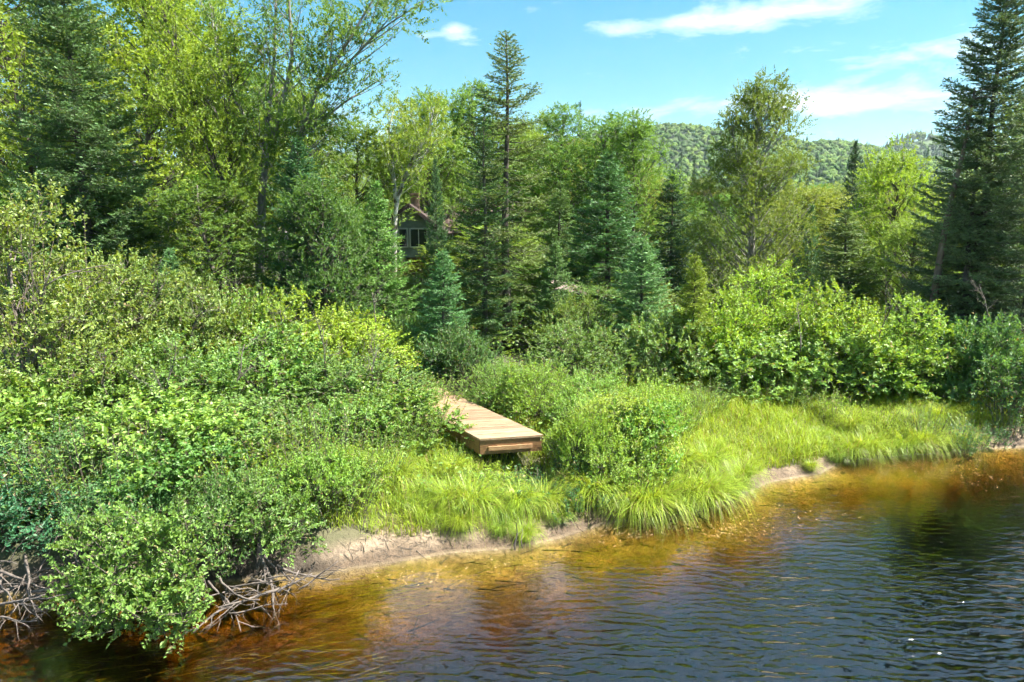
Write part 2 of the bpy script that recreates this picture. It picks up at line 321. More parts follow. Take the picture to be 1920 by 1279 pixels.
# ------------------------------------------------------------------ plants: builders
def ball(rng, n, p=1/3.): return unit(rng.normal(size=(n, 3)))*(rng.random(n)**p)[:, None]
def clumps_to_leaves(mb, wood, rng, C, R, twigs, per, tl, L, W, up=.35, fine=True, flat=.75, axis_pt=None, rise=.25, droop=0., shell=.45, sprd=.5):
    C = np.asarray(C, float); R = np.broadcast_to(R, (len(C),)); n = len(C)*twigs
    ci = np.repeat(np.arange(len(C)), twigs)
    o = unit(rng.normal(size=(n, 3)))*(rng.random(n)**shell)[:, None]*np.array([1, 1, flat])
    P = C[ci]+o*R[ci, None]
    outw = unit(o) if axis_pt is None else unit(unit(o)+.7*unit(P-np.asarray(axis_pt)))
    D = unit(outw*.7+np.array([0, 0, up])+rng.normal(size=(n, 3))*.35)
    ln = tl*rng.uniform(.6, 1.25, n)
    if wood is not None:
        wood.sticks(P-D*ln[:, None]*.4, P+D*ln[:, None]*.9, .006, .002)
    t = (np.arange(per)+.5)/per; k = n*per
    ti = np.repeat(np.arange(n), per); tt = np.tile(t, n)+rng.uniform(-.05, .05, k)
    Pl = P[ti]+D[ti]*(ln[ti]*tt)[:, None]; Pl[:, 2] -= droop*tt**2*ln[ti]
    sd = unit(np.cross(D[ti], unit(rng.normal(size=(n, 3)))[ti]))*np.where(np.arange(k) % 2, 1, -1)[:, None]
    Dl = unit(D[ti]*.55+sd*.8+np.array([0, 0, rise])+rng.normal(size=(k, 3))*.3)
    Nl = unit(np.array([0, 0, 1.])+outw[ti]*.25+rng.normal(size=(k, 3))*sprd)
    sz = rng.uniform(.7, 1.2, k)*(1.05-.35*tt)
    rn = np.clip(np.repeat(rng.random(n), per)*.45+rng.random(k)*.55, 0, 1)
    mb.leaves(Pl, Dl, Nl, L*sz, W*sz, fine=fine, rnd=rn)

def curve(p0, p1, mid, n=6):
    t = np.linspace(0, 1, n)[:, None]; return (1-t)**2*p0+2*t*(1-t)*mid+t*t*p1

def make_shrub(seed, R=1.5, H=2.6, nclump=60, twigs=14, per=11, L=.09, W=.06, tl=.34, fine=True, crad=.33, lift=.1, shoots=1.):
    rng = np.random.default_rng(seed); leaf, wood = MB(), MB()
    u = rng.random(nclump); th = rng.uniform(0, 2*math.pi, nclump); rr = np.sqrt(u)
    top = np.sqrt(np.maximum(1-(rr*.93)**2, .05))
    lvl = np.where(rng.random(nclump) < .62, rng.uniform(.86, 1.06, nclump), rng.uniform(.3, .85, nclump))
    lump = 1+.22*np.sin(3*th+seed)+.1*np.sin(5*th+2*seed)
    C = np.stack([R*rr*np.cos(th)*lump, R*rr*np.sin(th)*lump, np.maximum(H*top*lvl*rng.uniform(.74, 1.08, nclump), lift+.15)], -1)
    clumps_to_leaves(leaf, wood, rng, C, crad*R*rng.uniform(.6, 1.2, nclump)/1.5*1.2, twigs, per, tl, L, W, fine=fine, axis_pt=(0, 0, H*.3))
    ns = int(26*shoots); a = rng.uniform(0, 6.28, ns); q = np.sqrt(rng.random(ns))*.9; zt = H*np.sqrt(np.maximum(1-(q*.93)**2, .06))*rng.uniform(.8, 1., ns)
    lm = 1+.22*np.sin(3*a+seed)+.1*np.sin(5*a+2*seed); S0 = np.stack([R*q*np.cos(a)*lm, R*q*np.sin(a)*lm, zt], -1); sl = rng.uniform(.35, .8, ns)*H/2.4
    sd = unit(np.stack([np.cos(a)*q*.8, np.sin(a)*q*.8, np.ones(ns)], -1)+rng.normal(size=(ns, 3))*.18); wood.sticks(S0-sd*.3, S0+sd*sl[:, None], .008, .003)
    k = ns*18; ti = np.repeat(np.arange(ns), 18); tt = np.tile(np.linspace(.05, 1., 18), ns); da = rng.uniform(0, 6.28, k)
    Dl = np.stack([np.cos(da), np.sin(da), rng.uniform(.1, .9, k)], -1); leaf.leaves(S0[ti]+sd[ti]*(sl[ti]*tt)[:, None], Dl, np.array([0, 0, 1.])+rng.normal(size=(k, 3))*.4, L*1.05*rng.uniform(.7, 1.2, k)*(1.1-.4*tt), W*rng.uniform(.7, 1.2, k)*(1.1-.4*tt), rng=rng)
    for c in C[::2]:
        b = np.array([rng.normal()*.16*R, rng.normal()*.16*R, -.1]); mid = np.array([b[0]*.6+c[0]*.35, b[1]*.6+c[1]*.35, c[2]*.65])
        r = rng.uniform(.012, .028); wood.tube(curve(b, c, mid), np.linspace(r, .005, 6), 5)
    return wood.mesh('stems', True), leaf.mesh('foliage')

def make_herb(seed, n=46, R=.5, H=.95, L=.085, W=.024, per=26):
    rng = np.random.default_rng(seed); leaf, wood = MB(), MB()
    b = ball(rng, n, .5)*R; b[:, 2] = -.05; h = H*rng.uniform(.65, 1.1, n)
    d = unit(np.concatenate([b[:, :2]*.5/R+rng.normal(size=(n, 2))*.12, np.ones((n, 1))], 1)); e = b+d*h[:, None]
    wood.sticks(b, e, .006, .003)
    k = n*per; ti = np.repeat(np.arange(n), per); t = rng.uniform(.25, 1.03, k); a = rng.uniform(0, 6.28, k)
    P = b[ti]+d[ti]*(h[ti]*t)[:, None]; D = np.stack([np.cos(a), np.sin(a), rng.uniform(-.1, .9, k)], -1)
    leaf.leaves(P, D, np.array([0, 0, 1.])+rng.normal(size=(k, 3))*.35, L*rng.uniform(.6, 1.3, k)*(1.15-.5*t), W*rng.uniform(.8, 1.4, k), fine=False, rng=rng)
    return wood.mesh('stems', True), leaf.mesh('foliage')

def make_sedge(seed, n=520, L=.95, R=.22, W=.011, bend=(.45, 1.6)):
    rng = np.random.default_rng(seed); mb = MB()
    az = rng.uniform(0, 6.28, n); r = R*np.sqrt(rng.random(n)); P = np.stack([r*np.cos(az), r*np.sin(az), np.full(n, -.05)], -1)
    mb.blades(P, az+rng.normal(size=n)*.75, L*rng.uniform(.5, 1.1, n), W*rng.uniform(.7, 1.3, n), rng.uniform(*bend, n), rng)
    return mb.mesh('blades')

def make_conifer(seed, H=10., R=1.7, z0=.6, spacing=.24, nb=6, power=.85, twig_gap=.11, need=.075, nw=.030, ngap=.034, droop=.25, sparse=.08, topang=.7, full=1., wander=.0):
    rng = np.random.default_rng(seed); leaf, wood = MB(), MB()
    zz = np.linspace(-.2, H, 14); tr = np.linspace(.011*H+.02, .012, 14); tr[0] *= 1.35
    wob_ = np.stack([np.sin(zz*.7+seed)*.035, np.cos(zz*.9+seed)*.035, zz], -1); wob_[:, 0] += wander*(zz/H)**2*H
    wood.tube(wob_, tr, 8)
    S, Dd, Ln, Nm, Rn = [], [], [], [], []; z = z0
    while z < H-.12:
        f = (H-z)/(H-z0); k = nb if f > .15 else max(3, nb-2); a0 = rng.uniform(0, 6.28)
        tx = np.array([np.interp(z, zz, wob_[:, 0]), np.interp(z, zz, wob_[:, 1]), 0])
        for q in range(k):
            if rng.random() < sparse: continue
            a = a0+q*6.283/k+rng.normal()*.22
            bl = R*(f**power)*rng.uniform(.62, 1.15)*(1+.12*math.sin(2*a+seed+z*.9))+.07
            if f > .8: bl *= np.interp(f, [.8, 1.], [1., .72])
            e = np.interp(f, [0, .12, .4, 1], [topang+.35, topang*.75, .12, -droop])+rng.normal()*.09
            hd = np.array([math.cos(a), math.sin(a), 0]); n = 7; t = np.linspace(0, 1, n)[:, None]
            p = tx+np.array([0, 0, z+rng.normal()*.05])+hd*bl*t*math.cos(e)+np.array([0, 0, 1.])*bl*(math.sin(e)*t+(.16*t**2.5-.10*np.sin(t*3.14))*min(1, f*1.6))
            wood.tube(p[[0, 2, 4, 6]], np.linspace(.006+.007*bl, .003, 4), 4)
            m = max(2, int(bl/twig_gap)); ts = np.linspace(.16 if bl < .8 else .22, .99, m)
            br = rng.random()
            for s_ in (-1, 1):
                tj = np.clip(ts+rng.uniform(-.03, .03, m), .05, .995)
                base = np.stack([np.interp(tj, t[:, 0], p[:, c]) for c in range(3)], -1)
                i0 = np.minimum((tj*(n-1)).astype(int), n-2); tg = unit(p[i0+1]-p[i0]); sdv = unit(np.cross(tg, [0, 0, 1.]))*s_
                ang = rng.uniform(.65, 1.0, m)[:, None]
                dv = unit(tg*np.cos(ang)+sdv*np.sin(ang)+np.array([0, 0, 1.])*rng.normal(-.08, .16, (m, 1)))
                ll = np.minimum(.10+.50*bl*(1-tj)**.8*(.3+tj*.9), .62)*rng.uniform(.6, 1.15, m)*full
                S.append(base); Dd.append(dv); Ln.append(ll); Rn.append(np.full(m, br))
            S.append(p[2:-1]); Dd.append(p[3:]-p[2:-1]); Ln.append(np.linalg.norm(p[3:]-p[2:-1], axis=1)); Rn.append(np.full(n-3, br))
        z += spacing*np.interp(f, [0, .3, 1], [.5, .9, 1.1])*rng.uniform(.65, 1.45)
    S.append(np.array([wob_[-1]-[0, 0, .3]])); Dd.append(np.array([[0, 0, 1.]])); Ln.append(np.array([.38])); Rn.append(np.array([.5]))
    S, Dd, Ln, Rn = np.concatenate(S), unit(np.concatenate(Dd)), np.concatenate(Ln), np.concatenate(Rn)
    wood.sticks(S, S+Dd*Ln[:, None]*.9, .004, .002)
    cnt = np.maximum(3, (Ln/ngap).astype(int)+2); ti = np.repeat(np.arange(len(S)), cnt); k = len(ti)
    t = rng.random(k)*1.0; o = S[ti]+Dd[ti]*(Ln[ti]*t)[:, None]
    pr = unit(np.cross(Dd[ti], rng.normal(size=(k, 3)))); pr[:, 2] *= .65
    nd = unit(Dd[ti]*.75+pr*.75); sd = unit(np.cross(nd, rng.normal(size=(k, 3))))*nw*.5*rng.uniform(.8, 1.4, (k, 1))
    V = np.stack([o-sd, o+sd, o+nd*need*rng.uniform(.7, 1.25, (k, 1))], 1).reshape(-1, 3)
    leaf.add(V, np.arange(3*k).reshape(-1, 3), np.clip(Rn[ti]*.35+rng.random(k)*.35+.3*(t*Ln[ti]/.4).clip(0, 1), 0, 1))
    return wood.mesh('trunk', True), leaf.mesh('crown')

def make_leafy(seed, H=10., R=2., z0=2., nclump=70, twigs=16, per=12, L=.10, W=.07, tl=.42, crad=.62, stems=None, shape='oval', lean=(0, 0), trunk_r=None, fpow=.9, up=.3, droop=.0, fine=False, top_sparse=0.):
    """stems: list of polylines the limbs grow from; else one trunk"""
    rng = np.random.default_rng(seed); leaf, wood = MB(), MB(); tr = trunk_r or .010*H+.03
    if stems is None:
        zz = np.linspace(-.2, H*.96, 12); f = np.clip(zz/H, 0, 1)
        pl = np.stack([lean[0]*f**1.5+.10*np.sin(zz*.8+seed)*f, lean[1]*f**1.5+.10*np.cos(zz*.6+seed)*f, zz], -1)
        stems = [(pl, tr, .012)]
    for pl, ra, rb in stems: wood.tube(pl, np.linspace(ra, rb, len(pl)), 8)
    C, Rr = [], []; wl = np.array([max(.1, p[-1][2]-max(z0, p[0][2])) for p, _, _ in stems]); wts = wl**(1.9 if shape == 'cone' else 1.); wts /= wts.sum()
    for i in range(nclump):
        si = rng.choice(len(stems), p=wts); pl, ra, rb = stems[si]
        zb, zt = pl[0][2], pl[-1][2]
        f = rng.random()**fpow; z = max(z0, zb)+(zt-max(z0, zb))*f
        if top_sparse and f > .6 and rng.random() < top_sparse: continue
        ax = np.array([np.interp(z, pl[:, 2], pl[:, 0]), np.interp(z, pl[:, 2], pl[:, 1]), z])
        if shape == 'oval': w = math.sin(math.pi*(.16+.80*f))**.7
        elif shape == 'cone': w = (1-f)**.7*.95+.08
        else: w = .35+.65*math.sin(math.pi*(.1+.85*f))
        a = rng.uniform(0, 6.28); r = R*w*math.sqrt(rng.uniform(.02, 1))*((wl[si]/wl.max())**.8 if shape == 'cone' else 1)
        c = ax+np.array([r*math.cos(a), r*math.sin(a), r*.25+rng.normal()*.2]); C.append(c); Rr.append(crad*rng.uniform(.6, 1.25)*(.55+.45*w))
        zs = max(zb+.3, c[2]-r*rng.uniform(.7, 1.3)-.25); st = np.array([np.interp(zs, pl[:, 2], pl[:, 0]), np.interp(zs, pl[:, 2], pl[:, 1]), zs])
        mid = (st+c)/2+np.array([0, 0, -.12*r]) + rng.normal(size=3)*.08
        q = curve(st, c, mid, 5); wood.tube(q, np.linspace(.010+.011*r, .005, 5), 5)
        for _ in range(3):
            e = c+unit(rng.normal(size=3)+[0, 0, .4])*Rr[-1]*.8; wood.tube(curve(q[3], e, (q[3]+e)/2+rng.normal(size=3)*.06, 4), np.linspace(.006, .003, 4), 3)
    clumps_to_leaves(leaf, None, rng, C, Rr, twigs, per, tl, L, W, fine=fine, up=up, droop=droop, flat=.8, shell=.4)
    return wood.mesh('trunk', True), leaf.mesh('crown')

def place(name, proto, label, cat, x, y, h0, h, color, mats, group=None, wscale=None, rz=0., parts=('trunk', 'crown'), z=None, tilt=(0, 0)):
    zz = float(gz(x, y)) if z is None else z
    s = h/h0; w = wscale if wscale else s
    e = thing(name, label, cat, (x, y, zz), group, rz, (w, w, s)); e.rotation_euler = (tilt[0], tilt[1], rz)
    a = link(parts[0], proto[0], mats[0], e); b = link(parts[1], proto[1], mats[1], e, kind='stuff')
    b.color = (*color, 1)
    return e
def tree_at(name, proto, h0, r0, label, cat, px, pytop, Y, color, mats, halfw=None, group=None, rz=0., pyb=None):
    """px, pytop: where the tip stands in the photograph, Y: metres in front of the camera"""
    p = pt(px, pytop, Y); b = pt(px if pyb is None else pyb, 560, Y)
    g = float(gz(p[0], Y)); h = p[2]-g
    w = None if halfw is None else halfw*1.2/ppm(Y)/r0
    return place(name, proto, label, cat, p[0], Y, h0, h, color, mats, group, w, rz)

# ------------------------------------------------------------------ dock
def build_dock():
    z = 1.1; A = on(900, 822.5, z); B = on(1016.7, 815, z); u = unit((B-A)[None])[0]; w = float(np.linalg.norm(B-A))
    ang = math.atan2(u[1], u[0])+math.radians(109); v = np.array([math.cos(ang), math.sin(ang), 0])
    perp = np.array([-u[1], u[0], 0]); k = 1/abs(v@perp)
    m, nt, out = new_mat('dock_timber')
    tc = nt.nodes.new('ShaderNodeTexCoord'); oi = nt.nodes.new('ShaderNodeObjectInfo')
    mp = N(nt, 'ShaderNodeMapping', Scale=(1.2, 14, 14)); nt.links.new(tc.outputs['Object'], mp.inputs[0])
    ad = N(nt, 'ShaderNodeVectorMath', _operation='ADD'); nt.links.new(mp.outputs[0], ad.inputs[0])
    cx = nt.nodes.new('ShaderNodeCombineXYZ'); nt.links.new(math_n(nt, 'MULTIPLY', oi.outputs['Random'], 50.), cx.inputs[0]); nt.links.new(cx.outputs[0], ad.inputs[1])
    no = N(nt, 'ShaderNodeTexNoise', Scale=3., Detail=6., Roughness=.6, Distortion=.5); nt.links.new(ad.outputs[0], no.inputs['Vector'])
    c = ramp(nt, no.outputs[0], [(.3, (.19, .11, .06)), (.55, (.35, .235, .14)), (.75, (.45, .335, .225))])
    vr = nt.nodes.new('ShaderNodeMapRange'); nt.links.new(oi.outputs['Random'], vr.inputs[0]); vr.inputs[3].default_value = .66; vr.inputs[4].default_value = 1.15
    c = mixc(nt, 1., c, vr.outputs[0], 'MULTIPLY'); c = mixc(nt, 1., c, oi.outputs['Color'], 'MULTIPLY')
    pb = N(nt, 'ShaderNodeBsdfPrincipled', Roughness=.7); nt.links.new(c, pb.inputs['Base Color'])
    bp = N(nt, 'ShaderNodeBump', Strength=.3, Distance=.004); nt.links.new(no.outputs[0], bp.inputs['Height']); nt.links.new(bp.outputs[0], pb.inputs['Normal'])
    nt.links.new(pb.outputs[0], out.inputs[0])
    d = thing('dock', 'small brown timber dock platform among the shrubs above the riverbank', 'dock', (A[0], A[1], 0))
    def slab(name, o, a, b, c, mesh=None, color=None):     # o corner, a b c edge vectors, relative to A at z=0
        if mesh is None:
            mb = MB(); V = [o*0+i*a+j*b+l*c for l in (0, 1) for j in (0, 1) for i in (0, 1)]
            F = [[0, 2, 3, 1], [4, 5, 7, 6], [0, 1, 5, 4], [2, 6, 7, 3], [0, 4, 6, 2], [1, 3, 7, 5]]; mb.add(V, F); mesh = mb.mesh(name)
        ob = link(name, mesh, m, d); ob.location = o
        ob.color = color or (1, 1, 1, 1); return ob
    up = np.array([0, 0, 1.]); bw, gap, th = .138, .007, .038; pm = None; rng = np.random.default_rng(3)
    n = 30; length = n*(bw+gap)
    for i in range(n):
        o = v*k*(i*(bw+gap))+up*(z-th-rng.uniform(0, .003))+u*rng.uniform(-.006, .004)-v*k*.02-u*.012
        ob = slab('plank', o, u*(w+.024), v*k*bw, up*th, pm); pm = ob.data
    fh = .275; fz = z-th-.004-fh; br = (.80, .62, .42, 1)
    slab('front_board', up*fz, u*w, perp*.038, up*fh, color=br)
    slab('side_board', up*fz+v*k*.0385, v*(length*k-.06), u*.038, up*fh, color=(.85, .66, .40, 1))
    slab('side_board', up*fz+v*k*.0385+u*(w-.038), v*(length*k-.06), u*.038, up*fh, color=br)
    slab('rub_strip', up*(fz+.075)-perp*.040+u*.16, u*(w-.36), perp*.039, up*.078, color=(1.0, .85, .68, 1))
    for j in (.33, .66): slab('joist', up*(fz+.02)+v*k*.045+u*w*j, v*(length*k-.1), u*.038, up*(fh-.03), color=br)
    for i in (.75, 2.2, 3.9):
        for j in (.06, w-.15):
            q = A+v*i*k+u*j; g = float(gz(q[0], q[1]))
            slab('post', v*i*k+u*j+up*(g-.3), u*.089, v*.089, up*(fz-g+.3+.12), color=br)
build_dock()

# ------------------------------------------------------------------ cabin and shed behind the trees
def plain_mat(name, col, rough=.8, var=.25, scale=8., metal=0., spec=.5):
    m, nt, out = new_mat(name); tc = nt.nodes.new('ShaderNodeTexCoord')
    no = N(nt, 'ShaderNodeTexNoise', Scale=scale, Detail=5.); nt.links.new(tc.outputs['Object'], no.inputs['Vector'])
    c = ramp(nt, no.outputs[0], [(.3, tuple(q*(1-var) for q in col)), (.7, tuple(q*(1+var) for q in col))])
    pb = N(nt, 'ShaderNodeBsdfPrincipled', Roughness=rough, Metallic=metal); nt.links.new(c, pb.inputs['Base Color']); pb.inputs['Specular IOR Level'].default_value = spec
    nt.links.new(pb.outputs[0], out.inputs[0]); return m
def build_cabin():
    Y = 34.; pk = pt(768, 386, Y); gx, gzz = pk[0], pk[2]; g = float(gz(gx, Y))
    c = thing('cabin', 'grey-green clapboard cabin with maroon gable roof half hidden by trees', 'cabin', (gx, Y, g))
    M_SIDE = plain_mat('clapboard', (.15, .175, .145), .75, .15); M_ROOF = plain_mat('roof_shingle', (.065, .042, .038), .85, .3, 20.)
    M_TRIM = plain_mat('trim', (.30, .30, .27), .6, .08); M_GLASS = plain_mat('window_glass', (.02, .025, .025), .08, .1)
    M_STONE = plain_mat('stone', (.27, .17, .14), .9, .4, 5.)
    ph = gzz-g; hw = 1.55; eave = ph-1.15; fl = ph-2.5; dep = 5.
    mb = MB(); yb = 0.
    z = fl                                  # clapboards, each overlapping the next
    while z < ph-.12:
        zt = min(z+.15, ph-.1); w0 = hw if z < eave else hw*max(.02, (ph-z)/(ph-eave)); w1 = hw if zt < eave else hw*max(.01, (ph-zt)/(ph-eave))
        mb.add([[-w0, -.03, z], [w0, -.03, z], [w1, 0, zt], [-w1, 0, zt], [-w0, .08, z], [w0, .08, z], [w1, .08, zt], [-w1, .08, zt]],
               [[0, 1, 2, 3], [5, 4, 7, 6], [4, 5, 1, 0], [3, 2, 6, 7], [4, 0, 3, 7], [1, 5, 6, 2]]); z += .15
    for s in (-1, 1): mb.box((s*(hw-.05), dep/2+.08, (fl+eave)/2), (.05, dep/2, (eave-fl)/2))
    link('wall', mb.mesh('cabin_wall'), M_SIDE, c)
    rf = None
    sl = math.atan2(ph-eave, hw); ln = (hw+.35)/math.cos(sl)
    for s in (-1, 1):
        mb = MB(); R_ = Matrix.Rotation(s*sl, 3, 'Y'); cc = np.array([s*(hw+.35)/2, dep/2-.15, ph-math.tan(sl)*(hw+.35)/2+.06])
        mb.box(cc, (ln/2, dep/2+.3, .045), R_); rf = link('roof', mb.mesh('roof'), M_ROOF, c)
        mb = MB(); mb.box(cc+np.array([0, -dep/2-.33, -.05]), (ln/2, .025, .07), R_); link('barge_board', mb.mesh('barge_board'), M_ROOF, rf)
    mb = MB(); mb.box((.12, 1.2, ph+.22), (.19, .19, .38)); mb.box((.12, 1.2, ph+.62), (.24, .24, .04)); link('chimney', mb.mesh('chimney'), M_STONE, rf)
    for wx in (-.55, .42):
        mb = MB(); mb.box((wx, -.045, fl+.95), (.40, .03, .42)); wn = link('window', mb.mesh('pane'), M_GLASS, c)
        fb = MB()
        for q, hf in (((wx-.42, -.06, fl+.95), (.035, .05, .47)), ((wx+.42, -.06, fl+.95), (.035, .05, .47)), ((wx, -.06, fl+1.40), (.385, .05, .035)), ((wx, -.06, fl+.50), (.385, .06, .035)), ((wx, -.058, fl+.95), (.02, .045, .415))): fb.box(q, hf)
        link('frame', fb.mesh('frame'), M_TRIM, wn)
    for px_ in (-1.3, -.4, .5, 1.3):
        mb = MB(); mb.box((px_, .1, fl/2-.1), (.09, .09, fl/2+.1)); link('foundation_post', mb.mesh('post'), M_STONE, c)
    mb = MB(); mb.box((0, .9, fl/2-.1), (hw-.1, .1, fl/2+.1)); link('foundation_wall', mb.mesh('foundation_wall'), M_STONE, c)
    # the wing to the side, its ridge across the view
    mb = MB(); mb.box((3.6, 3.4, (fl+eave)/2), (2.2, .08, (eave-fl)/2)); link('wall', mb.mesh('wing_wall'), M_SIDE, c)
    mb = MB(); R_ = Matrix.Rotation(math.radians(32), 3, 'X'); mb.box((3.6, 4.2, eave+.55), (2.5, 1.45, .045), R_); link('roof', mb.mesh('wing_roof'), plain_mat('wing_shingle', (.22, .15, .125), .85, .25, 20.), c)  # wing roof in a paler brown than the gable roof
    p = pt(1080, 543, 23.6); g = float(gz(p[0], 23.6)); h = p[2]-g
    s_ = thing('shed', 'low wooden shed with pale plank roof behind the tall spruce', 'shed', (p[0], 23.6, g))
    M_PALE = plain_mat('weathered_plank', (.17, .13, .11), .85, .3); M_LOG = plain_mat('log', (.15, .08, .05), .9, .3)
    R_ = Matrix.Rotation(math.radians(8), 3, 'X') @ Matrix.Rotation(math.radians(12), 3, 'Y')
    for i in range(6):
        mb = MB(); mb.box(np.array(R_ @ Vector((-.75+i*.21, 0, 0)))+[0, .35, h], (.1, .75, .02), R_); link('roof_plank', mb.mesh('roof_plank'), M_PALE, s_)
    for sx in (-.7, .2):
        for sy in (-.2, .85):
            mb = MB(); mb.box((sx, sy, (h-.25)/2), (.05, .05, (h-.25)/2+.1)); link('post', mb.mesh('post'), M_LOG, s_)
    mb = MB()
    for i in range(int((h-.4)/.16)): mb.tube([[-.75, .9, .1+i*.16], [.3, .9, .1+i*.16]], .075, 7)
    link('log_wall', mb.mesh('log_wall', True), M_LOG, s_)
build_cabin()

# ------------------------------------------------------------------ conifers
CONI = {'spruce': (make_conifer(11, 11, 1.8, 1.0, twig_gap=.10, spacing=.25, nb=6, droop=.35), 11, 1.8),
        'fir': (make_conifer(12, 6.5, 1.6, .35, spacing=.19, nb=8, power=.8, twig_gap=.08, droop=.05, full=1.2), 6.5, 1.6),
        'fir2': (make_conifer(15, 5.0, 1.25, .2, spacing=.165, nb=8, power=.75, twig_gap=.075, droop=0., full=1.15), 5.0, 1.25),
        'big': (make_conifer(13, 15, 2.6, .5, spacing=.25, nb=8, power=.6, twig_gap=.105, droop=.25, full=1.2, need=.09, nw=.036), 15, 2.6),
        'thin': (make_conifer(14, 11.5, 1.9, 2.4, spacing=.25, nb=6, power=.62, twig_gap=.11, sparse=.10, droop=.3, full=1.15, ngap=.036), 11.5, 1.9)}
CM = (M_BARK, M_NEED)
CON = [  # proto, label, px tip, py tip, Y, colour, half width px, group
 ('thin', 'tallest thin olive spruce with bare trunk foot, standing behind the dock', 949, 62, 23., (.050, .084, .030), 110, None),
 ('spruce', 'narrow dark green spruce touching the tall olive spruce on its left', 908, 195, 22., (.032, .075, .034), 72, None),
 ('big', 'huge dense blue-green spruce rising out of the top left of the picture', 108, -130, 21., (.038, .080, .040), 132, None),
 ('big', 'huge dark spruce cut by the right edge of the picture', 1893, -70, 21., (.050, .086, .058), 118, None),
 ('spruce', 'dark spruce in front of the huge one at the right edge', 1846, 180, 20.6, (.048, .082, .05), 76, None),
 ('spruce', 'spruce mostly outside the right edge of the picture', 1990, 60, 19., (.045, .08, .048), 115, None),
 ('fir', 'broad dark fir below the multi-stemmed tree', 558, 265, 20.5, (.022, .065, .034), 105, None),
 ('fir', 'fresh green fir just left of the cabin', 704, 345, 21., (.055, .125, .040), 78, None),
 ('fir2', 'young blue-green fir in front of the cabin', 828, 474, 19., (.045, .115, .058), 62, None),
 ('fir', 'broad fir right of the tall olive spruce', 1142, 290, 26., (.034, .088, .042), 105, None),
 ('fir', 'slim dark fir behind the young firs in the middle right', 1262, 325, 32., (.020, .052, .034), 58, None),
 ('fir2', 'young fir with pale blue-green tips above the grassy clearing', 1206, 452, 21., (.055, .125, .062), 70, None),
 ('fir2', 'small yellowish conifer beside the big sunlit shrubs', 1303, 482, 18.6, (.088, .135, .022), 52, None),
 ('fir', 'lone dark spruce spire rising from the valley wood', 1605, 266, 48., (.020, .046, .030), 30, None),
 ('fir2', 'narrow small fir between the sparse birch and the wide fir', 1522, 385, 34., (.035, .085, .045), 30, None),
 ('fir', 'wide grey-green fir behind the sunlit shrubs on the right', 1588, 398, 25., (.062, .105, .052), 84, None),
 ('fir2', 'small fir peeping over the shrubs left of the yellowish conifer', 1178, 520, 24., (.05, .11, .055), 40, None),
 ('fir', 'fir close behind the right side of the tall olive spruce', 1050, 345, 28., (.05, .10, .04), 60, None),
 ('fir2', 'low fir filling the gap behind the walkway bushes', 1040, 455, 22.4, (.05, .105, .045), 46, None),
 ('fir', 'slim dark fir overlapping the right side of the cabin', 816, 300, 30., (.028, .07, .036), 30, None),
 ('fir2', 'little fir behind the left thicket under the leaning tree', 318, 470, 19., (.05, .12, .06), 48, None),
]
for i, (k, lab, px, py, Y, col, hw, grp) in enumerate(CON):
    pr, h0, r0 = CONI[k]
    tree_at('fir_tree' if 'fir' in lab.split()[:5] else 'spruce_tree', pr, h0, r0, lab, 'conifer', px, py, Y, (col[0]*1.5, col[1]*1.38, col[2]*1.02), CM, hw, grp, rz=i*1.3)
for px, py, Y in ((1278, 282, 75), (1303, 290, 82), (1514, 288, 90), (1628, 284, 95), (1088, 190, 60), (1745, 330, 80), (1060, 260, 70)):
    tree_at('spruce_tree', CONI['spruce'][0], 11, 1.8, 'thin far spruce spire sticking out of the valley wood', 'conifer', px, py, Y, (.026, .055, .034), CM, 12*90/Y, 'far spruce spires in the valley', rz=px)

# ------------------------------------------------------------------ leafy trees
def px_stem(pts, Y, base, ra, rb, dy=0.):
    q = np.array([pt(a, b, Y) for a, b in pts])-base; t = np.linspace(0, 1, len(q)); q[:, 1] += dy*t**1.3
    tt = np.linspace(0, 1, len(q)*3); q = np.stack([np.interp(tt, t, q[:, c]) for c in range(3)], -1); return (q, ra, rb)
def special(name, label, cat, Y, px0, py0, stems, color, barkm, **kw):
    b = pt(px0, py0, Y); base = np.array([b[0], Y, float(gz(b[0], Y))])
    st = [px_stem(p, Y, base, ra, rb, dy) for p, ra, rb, dy in stems]
    lo = st[0][0]; lo[0, 2] = -.2
    pr = make_leafy(stems=st, **kw)
    e = thing(name, label, cat, tuple(base)); link('trunk', pr[0], barkm, e); c = link('crown', pr[1], M_TREE, e, kind='stuff'); c.color = (*color, 1)
    return e
special('leafy_tree', 'tall airy multi-stemmed tree with wide spreading limbs above the dark fir', 'tree', 22., 486, 520,
        [([(486, 540), (490, 420), (493, 340), (498, 285)], .15, .11, 0), ([(498, 285), (503, 190), (508, 90), (505, -60)], .10, .02, .6), ([(498, 285), (530, 205), (552, 110), (548, 0), (560, -90)], .09, .02, -.5),
         ([(530, 540), (540, 330), (552, 268), (590, 172), (640, 92), (690, 5), (730, -60)], .11, .018, .3), ([(590, 172), (655, 120), (720, 60), (800, 15)], .05, .012, -.6), ([(552, 268), (640, 190), (720, 130)], .05, .012, .7), ([(498, 285), (440, 190), (400, 90), (380, -20)], .07, .015, .4)],
        (.075, .135, .032), M_BARKP, seed=21, R=1.6, z0=3.8, nclump=170, twigs=15, per=12, L=.10, W=.06, crad=.55, shape='flat')
